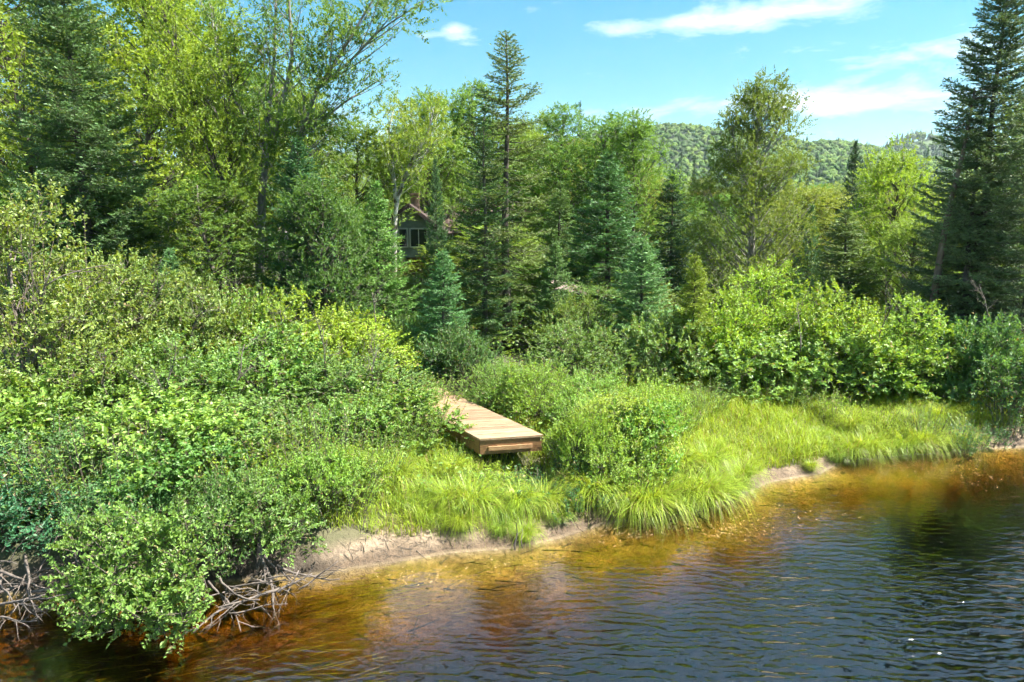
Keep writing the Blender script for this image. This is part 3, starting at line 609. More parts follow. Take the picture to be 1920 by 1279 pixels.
special('leafy_tree', 'slender tree leaning left with yellow-green crown beside the huge spruce', 'tree', 21.5, 432, 520,
        [([(436, 540), (430, 440), (418, 350), (385, 270), (345, 160), (305, 60), (275, -60)], .11, .02, .5), ([(424, 380), (430, 280), (420, 180), (430, 60)], .07, .015, .6), ([(385, 270), (330, 210), (280, 180)], .05, .012, -.4)],
        (.12, .18, .03), M_BARK, seed=22, R=1.4, z0=3.0, nclump=140, twigs=15, per=12, L=.095, W=.062, crad=.55, shape='flat')
special('birch_tree', 'big birch with sparse feathery top standing against the hill', 'birch', 29., 1412, 500,
        [([(1408, 540), (1410, 420), (1414, 330), (1420, 250), (1428, 190), (1436, 150)], .16, .015, 0), ([(1414, 330), (1445, 270), (1480, 210), (1508, 170)], .06, .012, .5), ([(1412, 380), (1380, 300), (1365, 235)], .06, .012, -.4)],
        (.085, .125, .030), M_BARKP, seed=23, R=3.3, z0=.5, fpow=1.5, nclump=310, twigs=15, per=12, L=.10, W=.065, crad=.60, shape='cone')
special('birch_tree', 'leaning white-trunked birch beside the cabin chimney', 'birch', 32.5, 742, 420,
        [([(738, 520), (742, 380), (768, 310), (800, 255), (815, 200)], .13, .03, 0), ([(742, 380), (735, 300), (728, 240), (738, 195)], .10, .02, .3)],
        (.13, .185, .035), M_BIRCH, seed=24, R=1.3, z0=5.6, nclump=62, twigs=14, per=11, L=.11, W=.075, crad=.6, shape='flat')
LEAFY = [(make_leafy(31, 12, 2.3, 1.2, nclump=135, L=.115, W=.08, crad=.66), 12, 2.3), (make_leafy(32, 12, 2.0, 1.6, nclump=120, L=.115, W=.08, shape='flat', crad=.62, lean=(.5, .2)), 12, 2.0),
         (make_leafy(33, 8, 2.1, .4, nclump=115, L=.105, W=.08, crad=.62), 8, 2.1)]
TM = (M_BARK, M_TREE); TB = (M_BIRCH, M_TREE)
DEC = [ # proto, label, px, py top, Y, colour, half width px, birch?
 (0, 'bright yellow-green tree between the huge spruce and the leaning tree', 255, -70, 27., (.14, .20, .03), 125, 0),
 (1, 'tall tree behind the huge spruce at the left edge', 20, -90, 28., (.13, .19, .035), 120, 0),
 (1, 'tall tree filling the gap behind the leaning tree', 360, -30, 33., (.12, .18, .035), 100, 1),
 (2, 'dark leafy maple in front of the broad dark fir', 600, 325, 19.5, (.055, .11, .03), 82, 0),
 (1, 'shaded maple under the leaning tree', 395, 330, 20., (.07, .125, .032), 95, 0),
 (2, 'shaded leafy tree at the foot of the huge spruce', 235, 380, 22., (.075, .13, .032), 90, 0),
 (0, 'light green aspen crown above the cabin roof', 800, 172, 37., (.10, .17, .04), 72, 0),
 (1, 'aspen peaking just left of the tall spruce tip', 905, 145, 38., (.09, .16, .04), 62, 0),
 (0, 'rounded aspen right of the tall olive spruce', 1052, 200, 37., (.075, .145, .04), 75, 0),
 (1, 'middle one of the aspens right of the tall spruce', 1125, 208, 35., (.07, .14, .038), 70, 0),
 (0, 'last aspen before the open hillside view', 1192, 214, 33., (.08, .15, .035), 72, 0),
 (2, 'young bright maple with thin dark trunk on the right', 1690, 272, 27., (.13, .20, .035), 78, 0),
 (2, 'pale leafy tree low behind the young bright maple', 1720, 400, 24., (.12, .185, .05), 75, 0),
 (2, 'yellowish low tree between sparse birch and lone dark spire', 1500, 345, 44., (.115, .15, .035), 85, 0),
 (2, 'low leafy tree behind the slim dark fir', 1330, 400, 36., (.085, .14, .04), 70, 0),
 (0, 'leafy tree between the cabin birches and the multi-stemmed tree', 665, 225, 33., (.09, .15, .035), 80, 0),
 (2, 'leafy bush-like tree behind the fresh green fir', 650, 380, 25., (.07, .13, .035), 60, 0),
 (2, 'sunlit leafy tree right behind the cabin wing', 860, 300, 42., (.11, .17, .04), 80, 0),
]
for i, (k, lab, px, py, Y, col, hw, b) in enumerate(DEC):
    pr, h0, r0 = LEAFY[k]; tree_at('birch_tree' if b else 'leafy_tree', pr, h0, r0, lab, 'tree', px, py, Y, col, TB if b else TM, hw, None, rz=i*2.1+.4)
rng = np.random.default_rng(77)
BACK = [(px+rng.uniform(-25, 25), py+rng.uniform(-25, 25), Y) for px, py, Y in
        [(-40, 60, 36), (80, 20, 40), (170, 10, 38), (310, 40, 42), (430, 90, 44), (520, 130, 40), (590, 190, 42), (690, 235, 46), (760, 240, 50), (840, 235, 52), (960, 235, 48), (1010, 240, 55), (1090, 250, 50), (1160, 262, 52), (1230, 300, 48),
         (-90, 120, 30), (140, 240, 29), (60, 330, 26), (480, 300, 30), (330, 280, 31), (1990, 100, 32), (2060, 160, 26), (1850, 380, 30), (990, 330, 38), (950, 420, 31), (1030, 470, 29), (880, 430, 33)]]
for i, (px, py, Y) in enumerate(BACK):
    pr, h0, r0 = LEAFY[i % 3]; c = (rng.uniform(.085, .13), rng.uniform(.145, .19), .035)
    tree_at('leafy_tree', pr, h0, r0, zone(px, ((200, 'leafy tree deep in the wood behind the huge spruce'), (470, 'leafy tree deep in the wood behind the leaning tree'), (730, 'leafy tree deep in the wood left of the cabin'), (930, 'leafy tree in the wood behind the cabin'), (1300, 'leafy tree deep in the wood right of the tall spruce'), (9999, 'leafy tree in the wood behind the right edge spruces'))), 'tree', px, py, Y, c, TB if i % 4 == 0 else TM, rng.uniform(2., 2.6)*ppm(Y), 'leafy trees deep in the wood', rz=i*1.7)
for i in range(75):      # the valley wood, 55 to 260 m out
    Y = 55+205*(i/75)**1.3; px = rng.uniform(1180, 1830) if i % 3 else rng.uniform(700, 2000); py = np.interp(px, [700, 1200, 1500, 1800], [340, 335, 355, 350])+rng.uniform(-15, 25)
    pr, h0, r0 = LEAFY[i % 3]
    tree_at('leafy_tree', pr, h0, r0, zone(px, ((1180, 'far tree of the valley wood behind the tall spruce'), (1390, 'far tree of the valley wood left of the sparse birch'), (1600, 'far tree of the valley wood between sparse birch and lone spire'), (9999, 'far tree of the valley wood right of the lone spire'))), 'tree', px, py, Y, (rng.uniform(.06, .11), rng.uniform(.10, .15), .035), TM, rng.uniform(2.5, 3.6)*ppm(Y), 'trees of the valley wood', rz=i)

def hill_woods():
    rng = np.random.default_rng(9); mb = MB()
    import bmesh
    bm = bmesh.new(); bmesh.ops.create_icosphere(bm, subdivisions=2, radius=1); bv = np.array([v.co[:] for v in bm.verts]); bf = np.array([[v.index for v in f.verts] for f in bm.faces]); bm.free(); bf = bf[bv[bf].mean(1)[:, 2] > -.25]
    n = 17000; px = rng.uniform(1080, 1880, n); Y = 280+1150*rng.random(n); x = (px-960)/FPX*Y; z = gz(x, Y)
    ok = (z > 8); x, Y, z = x[ok], Y[ok], z[ok]; n = len(x)
    rock = (x > pt(1630, 300, 1300)[0]*Y/1300) & (Y > 950)
    con = (rng.random(n) < np.where(rock, .5, .05))
    a = np.where(~con)[0]; r = rng.uniform(1.8, 3.5, len(a))*np.interp(Y[a], [280, 900], [.85, 1.2])
    V = bv[None]*(1+.22*rng.normal(size=(len(a), len(bv), 1)))*r[:, None, None]*np.array([1, 1, 1.05])+np.stack([x[a], Y[a], z[a]+r*.9+2], -1)[:, None]
    F = (np.arange(len(a))[:, None, None]*len(bv)+bf[None]).reshape(-1, 3); mb.add(V.reshape(-1, 3), F, np.clip(np.repeat(rng.random(len(a)), len(bf))*.8+rng.random(len(F))*.2, 0, 1))
    m, nt, out = new_mat('hill_foliage'); at = nt.nodes.new('ShaderNodeAttribute'); at.attribute_name = 'rnd'
    c = ramp(nt, at.outputs['Fac'], [(0., (.04, .08, .026)), (.5, (.08, .145, .03)), (1., (.13, .18, .035))]); geo = nt.nodes.new('ShaderNodeNewGeometry')
    no = N(nt, 'ShaderNodeTexNoise', Scale=.6, Detail=4.); nt.links.new(geo.outputs['Position'], no.inputs['Vector'])
    c = mixc(nt, 1., c, ramp(nt, no.outputs[0], [(.3, .55), (.7, 1.35)]), 'MULTIPLY')
    d = N(nt, 'ShaderNodeBsdfPrincipled', Roughness=.9); nt.links.new(c, d.inputs['Base Color']); d.inputs['Specular IOR Level'].default_value = .1
    bp = N(nt, 'ShaderNodeBump', Strength=1., Distance=1.2); nt.links.new(no.outputs[0], bp.inputs['Height']); nt.links.new(bp.outputs[0], d.inputs['Normal'])
    nt.links.new(d.outputs[0], out.inputs[0])
    link('hill_woods', mb.mesh('hill_woods', True), m, kind='stuff', label='rounded green broadleaf canopy covering the distant hills', category='woods')
    b = np.where(con)[0]; mb = MB(); th = np.linspace(0, 6.283, 7)[:-1]
    cone = np.concatenate([np.stack([np.cos(th), np.sin(th), 0*th], -1), np.stack([.55*np.cos(th+.5), .55*np.sin(th+.5), 0*th+.5], -1), [[0, 0, 1]]])
    cf3 = np.array([[6+k, 6+(k+1) % 6, 12] for k in range(6)]); cf4 = np.array([[k, (k+1) % 6, 6+(k+1) % 6, 6+k] for k in range(6)])
    h = rng.uniform(9, 17, len(b)); V = cone[None]*np.stack([h*.17, h*.17, h], -1)[:, None]*(1+.1*rng.normal(size=(len(b), 13, 1)))+np.stack([x[b], Y[b], z[b]], -1)[:, None]
    o = np.arange(len(b))[:, None, None]*13; rr = rng.random(len(b))*.35
    mb.add(V.reshape(-1, 3), [(o+cf3[None]).reshape(-1, 3), (o+cf4[None]).reshape(-1, 4)], [np.repeat(rr, 6), np.repeat(rr, 6)])
    link('hill_conifers', mb.mesh('hill_conifers'), m, kind='stuff', label='dark conifers dotted over the rocky far hill', category='woods')
hill_woods()

# ------------------------------------------------------------------ shrubs
SHR = [(make_shrub(41, L=.082, W=.055), 2.6, 1.5), (make_shrub(42, 1.5, 2.6, nclump=66, L=.10, W=.066), 2.6, 1.5), (make_shrub(43, 1.5, 2.2, nclump=58, L=.12, W=.082, twigs=12, per=9), 2.2, 1.5),
       (make_shrub(44, 1.7, 4.6, nclump=95, twigs=14, per=11, L=.088, W=.06, crad=.38), 4.6, 1.7), (make_shrub(45, 1.1, 1.4, nclump=44, twigs=16, L=.082, W=.044, shoots=1.4, crad=.40), 1.4, 1.1)]
SM = (M_STEM, M_LEAF)
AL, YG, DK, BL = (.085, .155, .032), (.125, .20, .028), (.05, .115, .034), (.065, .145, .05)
SHRUBS = [ # proto, label, px, py top, Y, half width px, colour
 (3, 'tall pale-leaved alder at the left edge with bare twigs showing', 40, 345, 13.2, 190, (.115, .165, .042)),
 (3, 'alder at the left edge spreading behind the pale one', 210, 440, 15., 150, (.105, .16, .04)),
 (1, 'shrub right of the pale alder with dead twigs on top', 330, 520, 15.5, 150, (.10, .16, .035)),
 (0, 'sunlit thicket shrub under the leaning tree', 440, 512, 17., 140, AL),
 (1, 'bright shrub on the thicket crest below the dark fir', 560, 540, 17., 140, YG),
 (0, 'thicket crest shrub sloping down towards the young fir', 660, 580, 17.2, 120, YG),
 (1, 'thicket shrub in the middle of the left bank', 500, 620, 14.6, 165, AL),
 (0, 'thicket shrub above and left of the dock', 650, 650, 14.6, 150, AL),
 (2, 'shrub directly left of the dock walkway', 735, 720, 13.4, 120, AL),
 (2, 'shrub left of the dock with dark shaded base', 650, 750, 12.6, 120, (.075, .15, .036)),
 (1, 'shrub in the middle of the left thicket', 330, 640, 13.2, 165, AL),
 (0, 'shrub below the pale alder at the left edge', 150, 640, 12.2, 165, (.10, .16, .035)),
 (2, 'low shrub at the far left edge half way down', 10, 700, 11.2, 165, AL),
 (1, 'shrub in front of the middle of the left thicket', 470, 735, 12., 160, AL),
 (2, 'yellow-green shrub low in the left thicket', 300, 740, 11., 165, (.10, .175, .03)),
 (0, 'dark green shrub above the driftwood tangle', 100, 790, 10.2, 170, DK),
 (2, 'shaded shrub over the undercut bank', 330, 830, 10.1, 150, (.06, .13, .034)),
 (4, 'blue-green shrub at the left edge above the roots', 15, 880, 9.4, 130, (.04, .12, .05)),
 (4, 'small shrub leaning out above the grey dead branches', 490, 880, 9.55, 120, (.08, .16, .034)),
 (4, 'light green willowy bush at the end of the sandy bank', 585, 850, 9.95, 100, (.12, .21, .03)),
 (4, 'bush overhanging the undercut bank behind the dead branches', 410, 900, 9.3, 100, (.06, .13, .034)),
 (4, 'yellowish-green bush above the start of the sandy bank', 650, 840, 10.8, 80, (.13, .21, .028)),
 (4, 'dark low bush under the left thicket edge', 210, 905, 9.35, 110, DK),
 (0, 'sunlit shrub at the foot of the spruce trunks', 1085, 590, 18.5, 105, AL),
 (2, 'shrub between the grassy clearing and the yellowish conifer', 1255, 590, 18.6, 100, (.08, .15, .04)),
 (1, 'leftmost shrub of the big sunlit group on the right', 1365, 555, 18.8, 100, YG),
 (3, 'highest bright shrub of the big sunlit group on the right', 1440, 500, 20.7, 125, YG),
 (1, 'shrub in the centre of the big sunlit group on the right', 1560, 545, 18.6, 125, YG),
 (1, 'right shoulder shrub of the big sunlit group', 1690, 565, 18.4, 120, (.11, .185, .03)),
 (2, 'front shrub of the big sunlit group facing the clearing', 1440, 615, 17.8, 130, (.085, .16, .034)),
 (2, 'front middle shrub of the sunlit group above the sedges', 1580, 612, 17.9, 130, AL),
 (2, 'front right shrub of the sunlit group', 1710, 625, 17.8, 115, (.085, .155, .032)),
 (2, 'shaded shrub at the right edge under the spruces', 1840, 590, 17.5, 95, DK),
 (1, 'glossy shrub cut by the right edge above the sand', 1915, 600, 16.5, 110, (.06, .13, .036)),
 (0, 'round bush hugging the right side of the dock', 1150, 735, 12.8, 100, (.145, .225, .036)),
 (4, 'bushy plant at the outer corner of the dock', 1105, 785, 12.2, 70, (.10, .18, .032)),
 (2, 'bush left of the sedges and below the clearing', 1210, 748, 12.8, 95, (.10, .18, .034)),
 (0, 'small bush on the inner right side of the walkway', 925, 660, 15.6, 66, (.09, .17, .034)),
 (4, 'bush behind the walkway at the foot of the dark spruce', 860, 625, 18., 75, DK),
 (0, 'yellow-green bush right of the walkway', 1010, 675, 15., 85, YG),
 (4, 'bright leafy bush touching the dock corner', 1098, 768, 12.6, 62, (.125, .205, .036)),
 (0, 'leafy bush rising behind the outer end of the dock', 1085, 720, 13.8, 70, (.11, .19, .038)),
 (4, 'pale green bush midway between dock and clearing', 1190, 738, 13.4, 85, (.14, .22, .036)),
 (0, 'bush between the walkway and the shrub at the spruce foot', 1110, 690, 15., 80, (.105, .185, .036)),
 (4, 'feathery bush at the near corner of the clearing', 1235, 715, 14.4, 75, (.135, .215, .036)),
 (0, 'bush hiding the posts of the low shed', 1085, 552, 21.6, 80, (.09, .165, .036)),
 (4, 'low bush above the drooping sedges right of the dock', 1150, 820, 12., 72, (.115, .195, .038)),
 (2, 'dark bush closing the walkway at its far end', 800, 650, 18.5, 75, (.04, .11, .04)),
 (4, 'twiggy shrub beyond the thicket near the dead sapling', 770, 590, 19.5, 70, AL),
]
rs = np.random.default_rng(404)
for i, (k, lab, px, py, Y, hw, col) in enumerate(SHRUBS):
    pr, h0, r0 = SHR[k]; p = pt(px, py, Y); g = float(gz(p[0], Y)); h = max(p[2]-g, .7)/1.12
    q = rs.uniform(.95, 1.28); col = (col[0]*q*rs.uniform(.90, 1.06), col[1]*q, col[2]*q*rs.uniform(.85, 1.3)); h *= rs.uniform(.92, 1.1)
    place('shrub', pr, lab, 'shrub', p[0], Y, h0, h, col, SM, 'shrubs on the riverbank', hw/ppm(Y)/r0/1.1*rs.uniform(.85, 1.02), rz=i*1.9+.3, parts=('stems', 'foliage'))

rng = np.random.default_rng(90)
for i in range(46):
    Y = rng.uniform(23, 36); px = np.interp(i+rng.uniform(-.4, .4), [0, 45], [-120, 2040]); x = (px-960)/FPX*Y
    if 715 < px < 850 and Y > 24: Y = 23.; x = (px-960)/FPX*Y
    k = (0, 1, 3)[i % 3]; pr, h0, r0 = SHR[k]
    place('shrub', pr, zone(px, ((330, 'understory bush in the shade below the huge spruce'), (690, 'understory bush in the shade behind the left thicket'), (900, 'understory bush in front of the cabin'), (1250, 'understory bush between the firs right of the tall spruce'), (1600, 'understory bush in the shade below the sparse birch'), (9999, 'understory bush in the shade of the right edge spruces'))), 'shrub', x, Y, h0, rng.uniform(1.2, 2.3), (rng.uniform(.06, .10), rng.uniform(.12, .165), .034), SM, 'understory bushes in the wood', rng.uniform(.9, 1.5), rz=i, parts=('stems', 'foliage'))

def water_bush():
    rng = np.random.default_rng(61); leaf, wood = MB(), MB(); b = pt(300, 1060, 8.9); b[2] = float(gz(b[0], 8.9)); C = []
    for px, py, Y, n, sx, sy in ((300, 1010, 8.1, 16, 70, 38), (235, 1080, 7.9, 22, 85, 45), (330, 1100, 7.7, 16, 50, 50), (215, 1150, 7.6, 12, 55, 35), (310, 1165, 7.5, 8, 50, 25), (175, 1010, 8.5, 8, 45, 30), (140, 1110, 8.1, 5, 30, 20)):
        for _ in range(n): C.append(pt(px+rng.normal()*sx*.62, py+rng.normal()*sy*.62, Y+rng.normal()*.22)-b)
    C = np.array(C); C[:, 2] = np.maximum(C[:, 2], .22-b[2]); clumps_to_leaves(leaf, wood, rng, C, .17, 12, 11, .24, .064, .040, axis_pt=(0, .4, 0), up=.3, sprd=.65)
    for c in C[::3]:
        o = np.array([rng.normal()*.12, .1+rng.normal()*.1, -.1]); wood.tube(curve(o, c, (o+c)/2+[0, 0, .12]), np.linspace(.018, .005, 6), 5)
    e = thing('shrub', 'leafy bush leaning out over the water at the lower left', 'shrub', tuple(b)); link('stems', wood.mesh('stems', True), M_STEM, e)
    f = link('foliage', leaf.mesh('foliage'), M_LEAF, e, kind='stuff'); f.color = (.088, .165, .034, 1)
water_bush()

# ------------------------------------------------------------------ herbs, sedges, grass
HERB = [make_herb(51), make_herb(52, R=.6, H=.8, L=.07, W=.03), make_herb(53, n=60, R=.55, H=1.1, L=.10, W=.018)]
rng = np.random.default_rng(88)
HP = [(px, py) for px, py in ((905, 735), (930, 760), (960, 770), (985, 752), (1000, 785), (1030, 770), (1055, 745), (1090, 740), (1060, 800), (1120, 720), (1150, 745), (1190, 735), (1230, 740), (1260, 765), (1285, 800), (1245, 830), (1200, 850),
      (1140, 870), (1095, 880), (1040, 880), (1010, 900), (960, 885), (900, 880), (860, 855), (808, 830), (800, 800), (770, 850), (720, 870), (640, 880), (600, 930), (560, 960), (530, 920), (640, 950), (480, 950), (440, 960), (880, 910), (930, 905), (1080, 910),
      (820, 780), (790, 760), (1310, 745), (1330, 770), (1170, 700), (1120, 690), (1480, 760), (1560, 775), (1640, 785), (1730, 790), (1800, 800), (1860, 790), (1900, 780), (20, 960), (90, 970), (170, 960), (260, 940), (380, 945), (700, 905), (1185, 890), (1250, 880))]
for i, (px, py) in enumerate(HP):
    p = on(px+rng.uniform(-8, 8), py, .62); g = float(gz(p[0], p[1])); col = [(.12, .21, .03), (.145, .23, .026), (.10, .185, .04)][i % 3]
    sh = px < 400 or px > 1780 or 860 < py < 920 and 930 < px < 1110  # herbs in shaded spots: shade put into a darker leaf colour
    hh = rng.uniform(.65, 1.0); hh = .38 if 830 < px < 1050 and 845 < py < 930 else hh
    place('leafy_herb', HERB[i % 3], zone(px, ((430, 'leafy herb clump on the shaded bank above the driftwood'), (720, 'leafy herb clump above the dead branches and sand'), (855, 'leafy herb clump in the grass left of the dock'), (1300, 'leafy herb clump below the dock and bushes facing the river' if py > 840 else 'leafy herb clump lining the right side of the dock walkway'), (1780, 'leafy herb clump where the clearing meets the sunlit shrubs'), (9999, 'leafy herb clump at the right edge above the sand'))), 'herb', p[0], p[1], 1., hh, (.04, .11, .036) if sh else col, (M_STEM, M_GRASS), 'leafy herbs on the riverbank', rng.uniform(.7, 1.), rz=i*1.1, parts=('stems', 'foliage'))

for i, (px, py, Y) in enumerate(((60, 930, 9.6), (190, 900, 9.9), (420, 860, 10.3), (540, 850, 10.6), (620, 800, 11.3))):
    p = pt(px, py, Y); place('tall_herb', HERB[(i*2) % 3], 'tall leafy herb clump pushing through the front of the left thicket', 'herb', p[0], Y, 1., rng.uniform(1.2, 1.6), [(.12, .20, .03), (.10, .18, .045), (.14, .21, .03)][i % 3], (M_STEM, M_GRASS), 'tall herbs in the left thicket', rng.uniform(1., 1.3), rz=i*1.7, parts=('stems', 'foliage'))
SEDGE = [make_sedge(71), make_sedge(72, 600, 1.05), make_sedge(73, 420, .7, bend=(.5, 1.4))]
SP = []
for px, py, s in ((1075, 925, .75), (1110, 935, .85), (1150, 935, .9), (1190, 950, .95), (1225, 945, 1.), (1265, 940, 1.), (1300, 930, 1.), (1335, 930, .95), (1375, 915, .9), (1330, 890, .85), (1280, 895, .85), (1235, 900, .85), (1395, 890, .7), (1150, 905, .8),
                  (1580, 850, .75), (1610, 845, .8), (1640, 842, .8), (1675, 835, .85), (1710, 833, .85), (1745, 832, .85), (1780, 826, .8), (1812, 820, .7), (1600, 815, .7), (1660, 812, .75), (1720, 808, .75), (1770, 802, .7), (1540, 825, .6),
                  (700, 935, .6), (740, 940, .7), (790, 950, .7), (840, 960, .75), (885, 965, .75), (930, 965, .75), (975, 960, .7), (1015, 950, .65), (1000, 925, .5), (960, 925, .45), (850, 915, .5), (800, 905, .65), (750, 895, .65), (690, 895, .6), (815, 880, .55), (660, 910, .5), (1545, 878, .3), (940, 985, .5), (985, 990, .45), (690, 958, .45), (745, 968, .45), (800, 978, .45), (865, 985, .5), (1050, 965, .5)):
    p = on(px, py, .3); SP.append((p[0], p[1]+.12, s, zone(px, ((1040, 'arching sedge clump on the grassy bank below the dock'), (1420, 'sedge clump drooping over the water right of the dock' if py > 914 else 'sedge clump behind the drooping waterside row'), (1560, 'small sedge tuft beside the muddy landing'), (9999, 'sedge clump at the water below the sunlit shrubs' if py > 824 else 'sedge clump behind the waterside sedges below the sunlit shrubs')))))
for i, (x, y, s, lab) in enumerate(SP):
    if y < shore(x)+.12: y = shore(x)+.12
    e = link('sedge_clump', SEDGE[i % 3], M_GRASS, None, label=lab, category='sedge', group='sedge clumps along the bank')
    e.location = (x, y, float(gz(x, y))); e.rotation_euler = (0, 0, i*1.3); e.scale = (s, s, s*rng.uniform(.85, 1.05)); e.color = (*[(.15, .23, .028), (.165, .24, .028), (.12, .20, .032)][i % 3], 1)

def meadow():
    rng = np.random.default_rng(99); mb = MB(); n = 95000
    x = rng.uniform(-5, 13, n); s = .3+6.2*rng.random(n)**1.2; y = shore(x)+s; z = gz(x, y)
    keep = rng.random(n) < np.where(x > 2.5, 1., .55)
    mud = (((x-3.9)/1.0)**2+((y-shore(4.1)-.55)/.75)**2) < 1          # the trampled landing
    pxx = 960+x/y*FPX*.95
    sand = (x < 1.3) & (s < .40) | ((x > 9.) & (s < .7))
    keep &= ~mud & ~(sand & (rng.random(n) < .97)) & (z > .12)
    x, y, z = x[keep], y[keep], z[keep]; n = len(x)
    patch = .5+.5*np.sin(x*1.7+1.3*np.sin(y*1.1))*np.sin(y*1.9+x*.5)
    P = np.stack([x, y, z-.03], -1); mb.blades(P, rng.uniform(0, 6.28, n), (.22+.25*patch)*rng.uniform(.6, 1.25, n), .010*rng.uniform(.7, 1.4, n), rng.uniform(.2, 1.2, n), rng)
    o = link('meadow_grass', mb.mesh('meadow_grass'), M_GRASS, kind='stuff', label='bright yellow-green grass of the riverbank clearing', category='grass'); o.color = (.155, .23, .026, 1)
    mb = MB(); n = 52000; px = rng.uniform(-150, 2080, n); Y = 9.5+34*rng.random(n)**1.3; x = (px-960)/FPX*Y; keep = (Y > shore(x)+1.0) & ~((x > 2.6) & (Y < shore(x)+4.) & (x < 11))
    dk = (np.abs(x+.5+(Y-12.5)*.6) < 1.3) & (Y > 12) & (Y < 17.5); keep &= ~dk
    x, Y = x[keep], Y[keep]; n = len(x); h = rng.random(n)**1.6*np.interp(Y, [10, 20], [.45, .8]); P = np.stack([x, Y, gz(x, Y)+h], -1); a = rng.uniform(0, 6.28, n)
    sz = np.interp(Y, [10, 40], [.08, .2])*rng.uniform(.7, 1.3, n)
    mb.leaves(P, np.stack([np.cos(a), np.sin(a), rng.uniform(-.2, .6, n)], -1), np.array([0, 0, 1.])+rng.normal(size=(n, 3))*.4, sz, sz*.6, fine=False, rng=rng)
    o = link('undergrowth', mb.mesh('undergrowth'), M_LEAF, kind='stuff', label='low leafy undergrowth covering the ground beneath shrubs and trees', category='undergrowth'); o.color = (.085, .155, .032, 1)
meadow()

def water_bits():
    rng = np.random.default_rng(101); mb = MB(); n = 1700     # weed streaming under the surface
    px = np.concatenate([rng.uniform(0, 900, n//2), rng.uniform(550, 1250, n//2)]); py = np.concatenate([rng.uniform(1120, 1300, n//2), np.interp(px[n//2:], [550, 1250], [1130, 1010])+rng.normal(size=n//2)*22])
    P = np.array([on(a, b, -.1) for a, b in zip(px, py)]); keep = (P[:, 1] < shore(P[:, 0])-.35); P = P[keep]; n = len(P)
    cl = np.sin(P[:, 0]*2.3)+np.sin(P[:, 1]*3.1+P[:, 0]) > -.25; P = P[cl]; n = len(P)
    bed = gz(P[:, 0], P[:, 1]); P[:, 2] = np.maximum(bed+.02, -.38+rng.uniform(0, .26, n)); a = math.pi+.25+rng.normal(size=n)*.22
    P[:, 2] = np.minimum(P[:, 2], -.12)
    D = np.stack([np.cos(a), np.sin(a), rng.normal(size=n)*.03], -1); mb.leaves(P, D, np.array([0, 0, 1.])+rng.normal(size=(n, 3))*.2, rng.uniform(.2, .6, n), .010, fold=.1, curl=.02, rng=rng)
    o = link('water_weed', mb.mesh('water_weed'), M_GRASS, kind='stuff', label='yellow-green water weed streaming below the river surface', category='water weed'); o.color = (.17, .20, .02, 1)
    mb = MB(); q = []
    for cx, cy, sx, sy, k in ((1330, 985, 120, 22, 130), (1180, 1000, 70, 14, 60), (1380, 1000, 60, 14, 40), (1500, 960, 90, 22, 50), (1750, 880, 90, 16, 70), (1850, 900, 60, 20, 30), (780, 1085, 60, 14, 36), (1450, 925, 80, 12, 40), (900, 1060, 90, 16, 20)):
        q += [(cx+rng.normal()*sx*.7, cy+rng.normal()*sy*.7) for _ in range(k)]
    P = np.array([on(a, b, .006) for a, b in q]); P = P[P[:, 1] < shore(P[:, 0])-.08]; n = len(P); a = rng.uniform(0, 6.28, n)
    mb.leaves(P, np.stack([np.cos(a), np.sin(a), 0*a], -1), np.array([0, 0, 1.])+rng.normal(size=(n, 3))*.08, rng.uniform(.015, .08, n), rng.uniform(.005, .014, n), fold=.05, curl=.0, rng=rng)
    o = link('floating_leaves', mb.mesh('floating_leaves'), M_GRASS, kind='stuff', label='pale leaf and grass scraps floating near the bank', category='floating leaves'); o.color = (.26, .25, .19, 1)
water_bits()

# ------------------------------------------------------------------ dead wood
def crooked(rng, p, d, ln, r, mb, depth=0, kids=3, grav=0.):
    n = 7; pts = [p]; dd = unit(np.array([d]))[0]
    for i in range(n):
        dd = unit((dd+rng.normal(size=3)*.14+np.array([0, 0, -grav]))[None])[0]; pts.append(pts[-1]+dd*ln/n)
    pts = np.array(pts); mb.tube(pts, np.linspace(r, r*.35, n+1), 6 if depth == 0 else 4)
    if depth < 2:
        for _ in range(kids):
            i = rng.integers(2, n); q = unit((pts[i+1]-pts[i])[None])[0]; d2 = unit((q*1.+rng.normal(size=3)*.55)[None])[0]
            crooked(rng, pts[i], d2, ln*rng.uniform(.3, .6), r*.42, mb, depth+1, kids-1 if kids > 1 else 1, grav)
def dead_branch(label, px0, py0, Y0, px1, py1, Y1, r, seed, kids=4, group=None, mat=None, name='dead_branch'):
    rng = np.random.default_rng(seed); a, b = pt(px0, py0, Y0), pt(px1, py1, Y1); mb = MB()
    crooked(rng, a*0, b-a, float(np.linalg.norm(b-a)), r, mb, 0, kids)
    o = link(name, mb.mesh(name, True), mat or M_DEAD, None, label=label, category='dead wood', group=group); o.location = a; return o
g_ = 'driftwood of the tangle at the lower left'
for i, (a, b, Ya, c, d, Yb, r) in enumerate(((-60, 1070, 8.6, 95, 1058, 8.3, .03), (-40, 1120, 8.3, 130, 1030, 8.7, .028), (-60, 1128, 8.1, 150, 1132, 8.0, .025), (48, 1040, 8.8, 70, 1160, 8.0, .024), (20, 1150, 8.1, 110, 1075, 8.3, .018), (60, 1110, 8.2, 190, 1165, 7.7, .02), (-30, 1160, 7.9, 100, 1165, 7.8, .016), (0, 1060, 8.7, 40, 1150, 8.1, .02), (130, 1020, 8.8, 215, 1100, 8.2, .022))):
    dead_branch('grey driftwood branch in the tangle under the lower left bank', a, b, Ya, c, d, Yb, r, 200+i, 4, g_)
dead_branch('forked bleached dead branch reaching down the bank into the water', 470, 968, 9.3, 525, 1110, 8.3, .045, 230, 4)
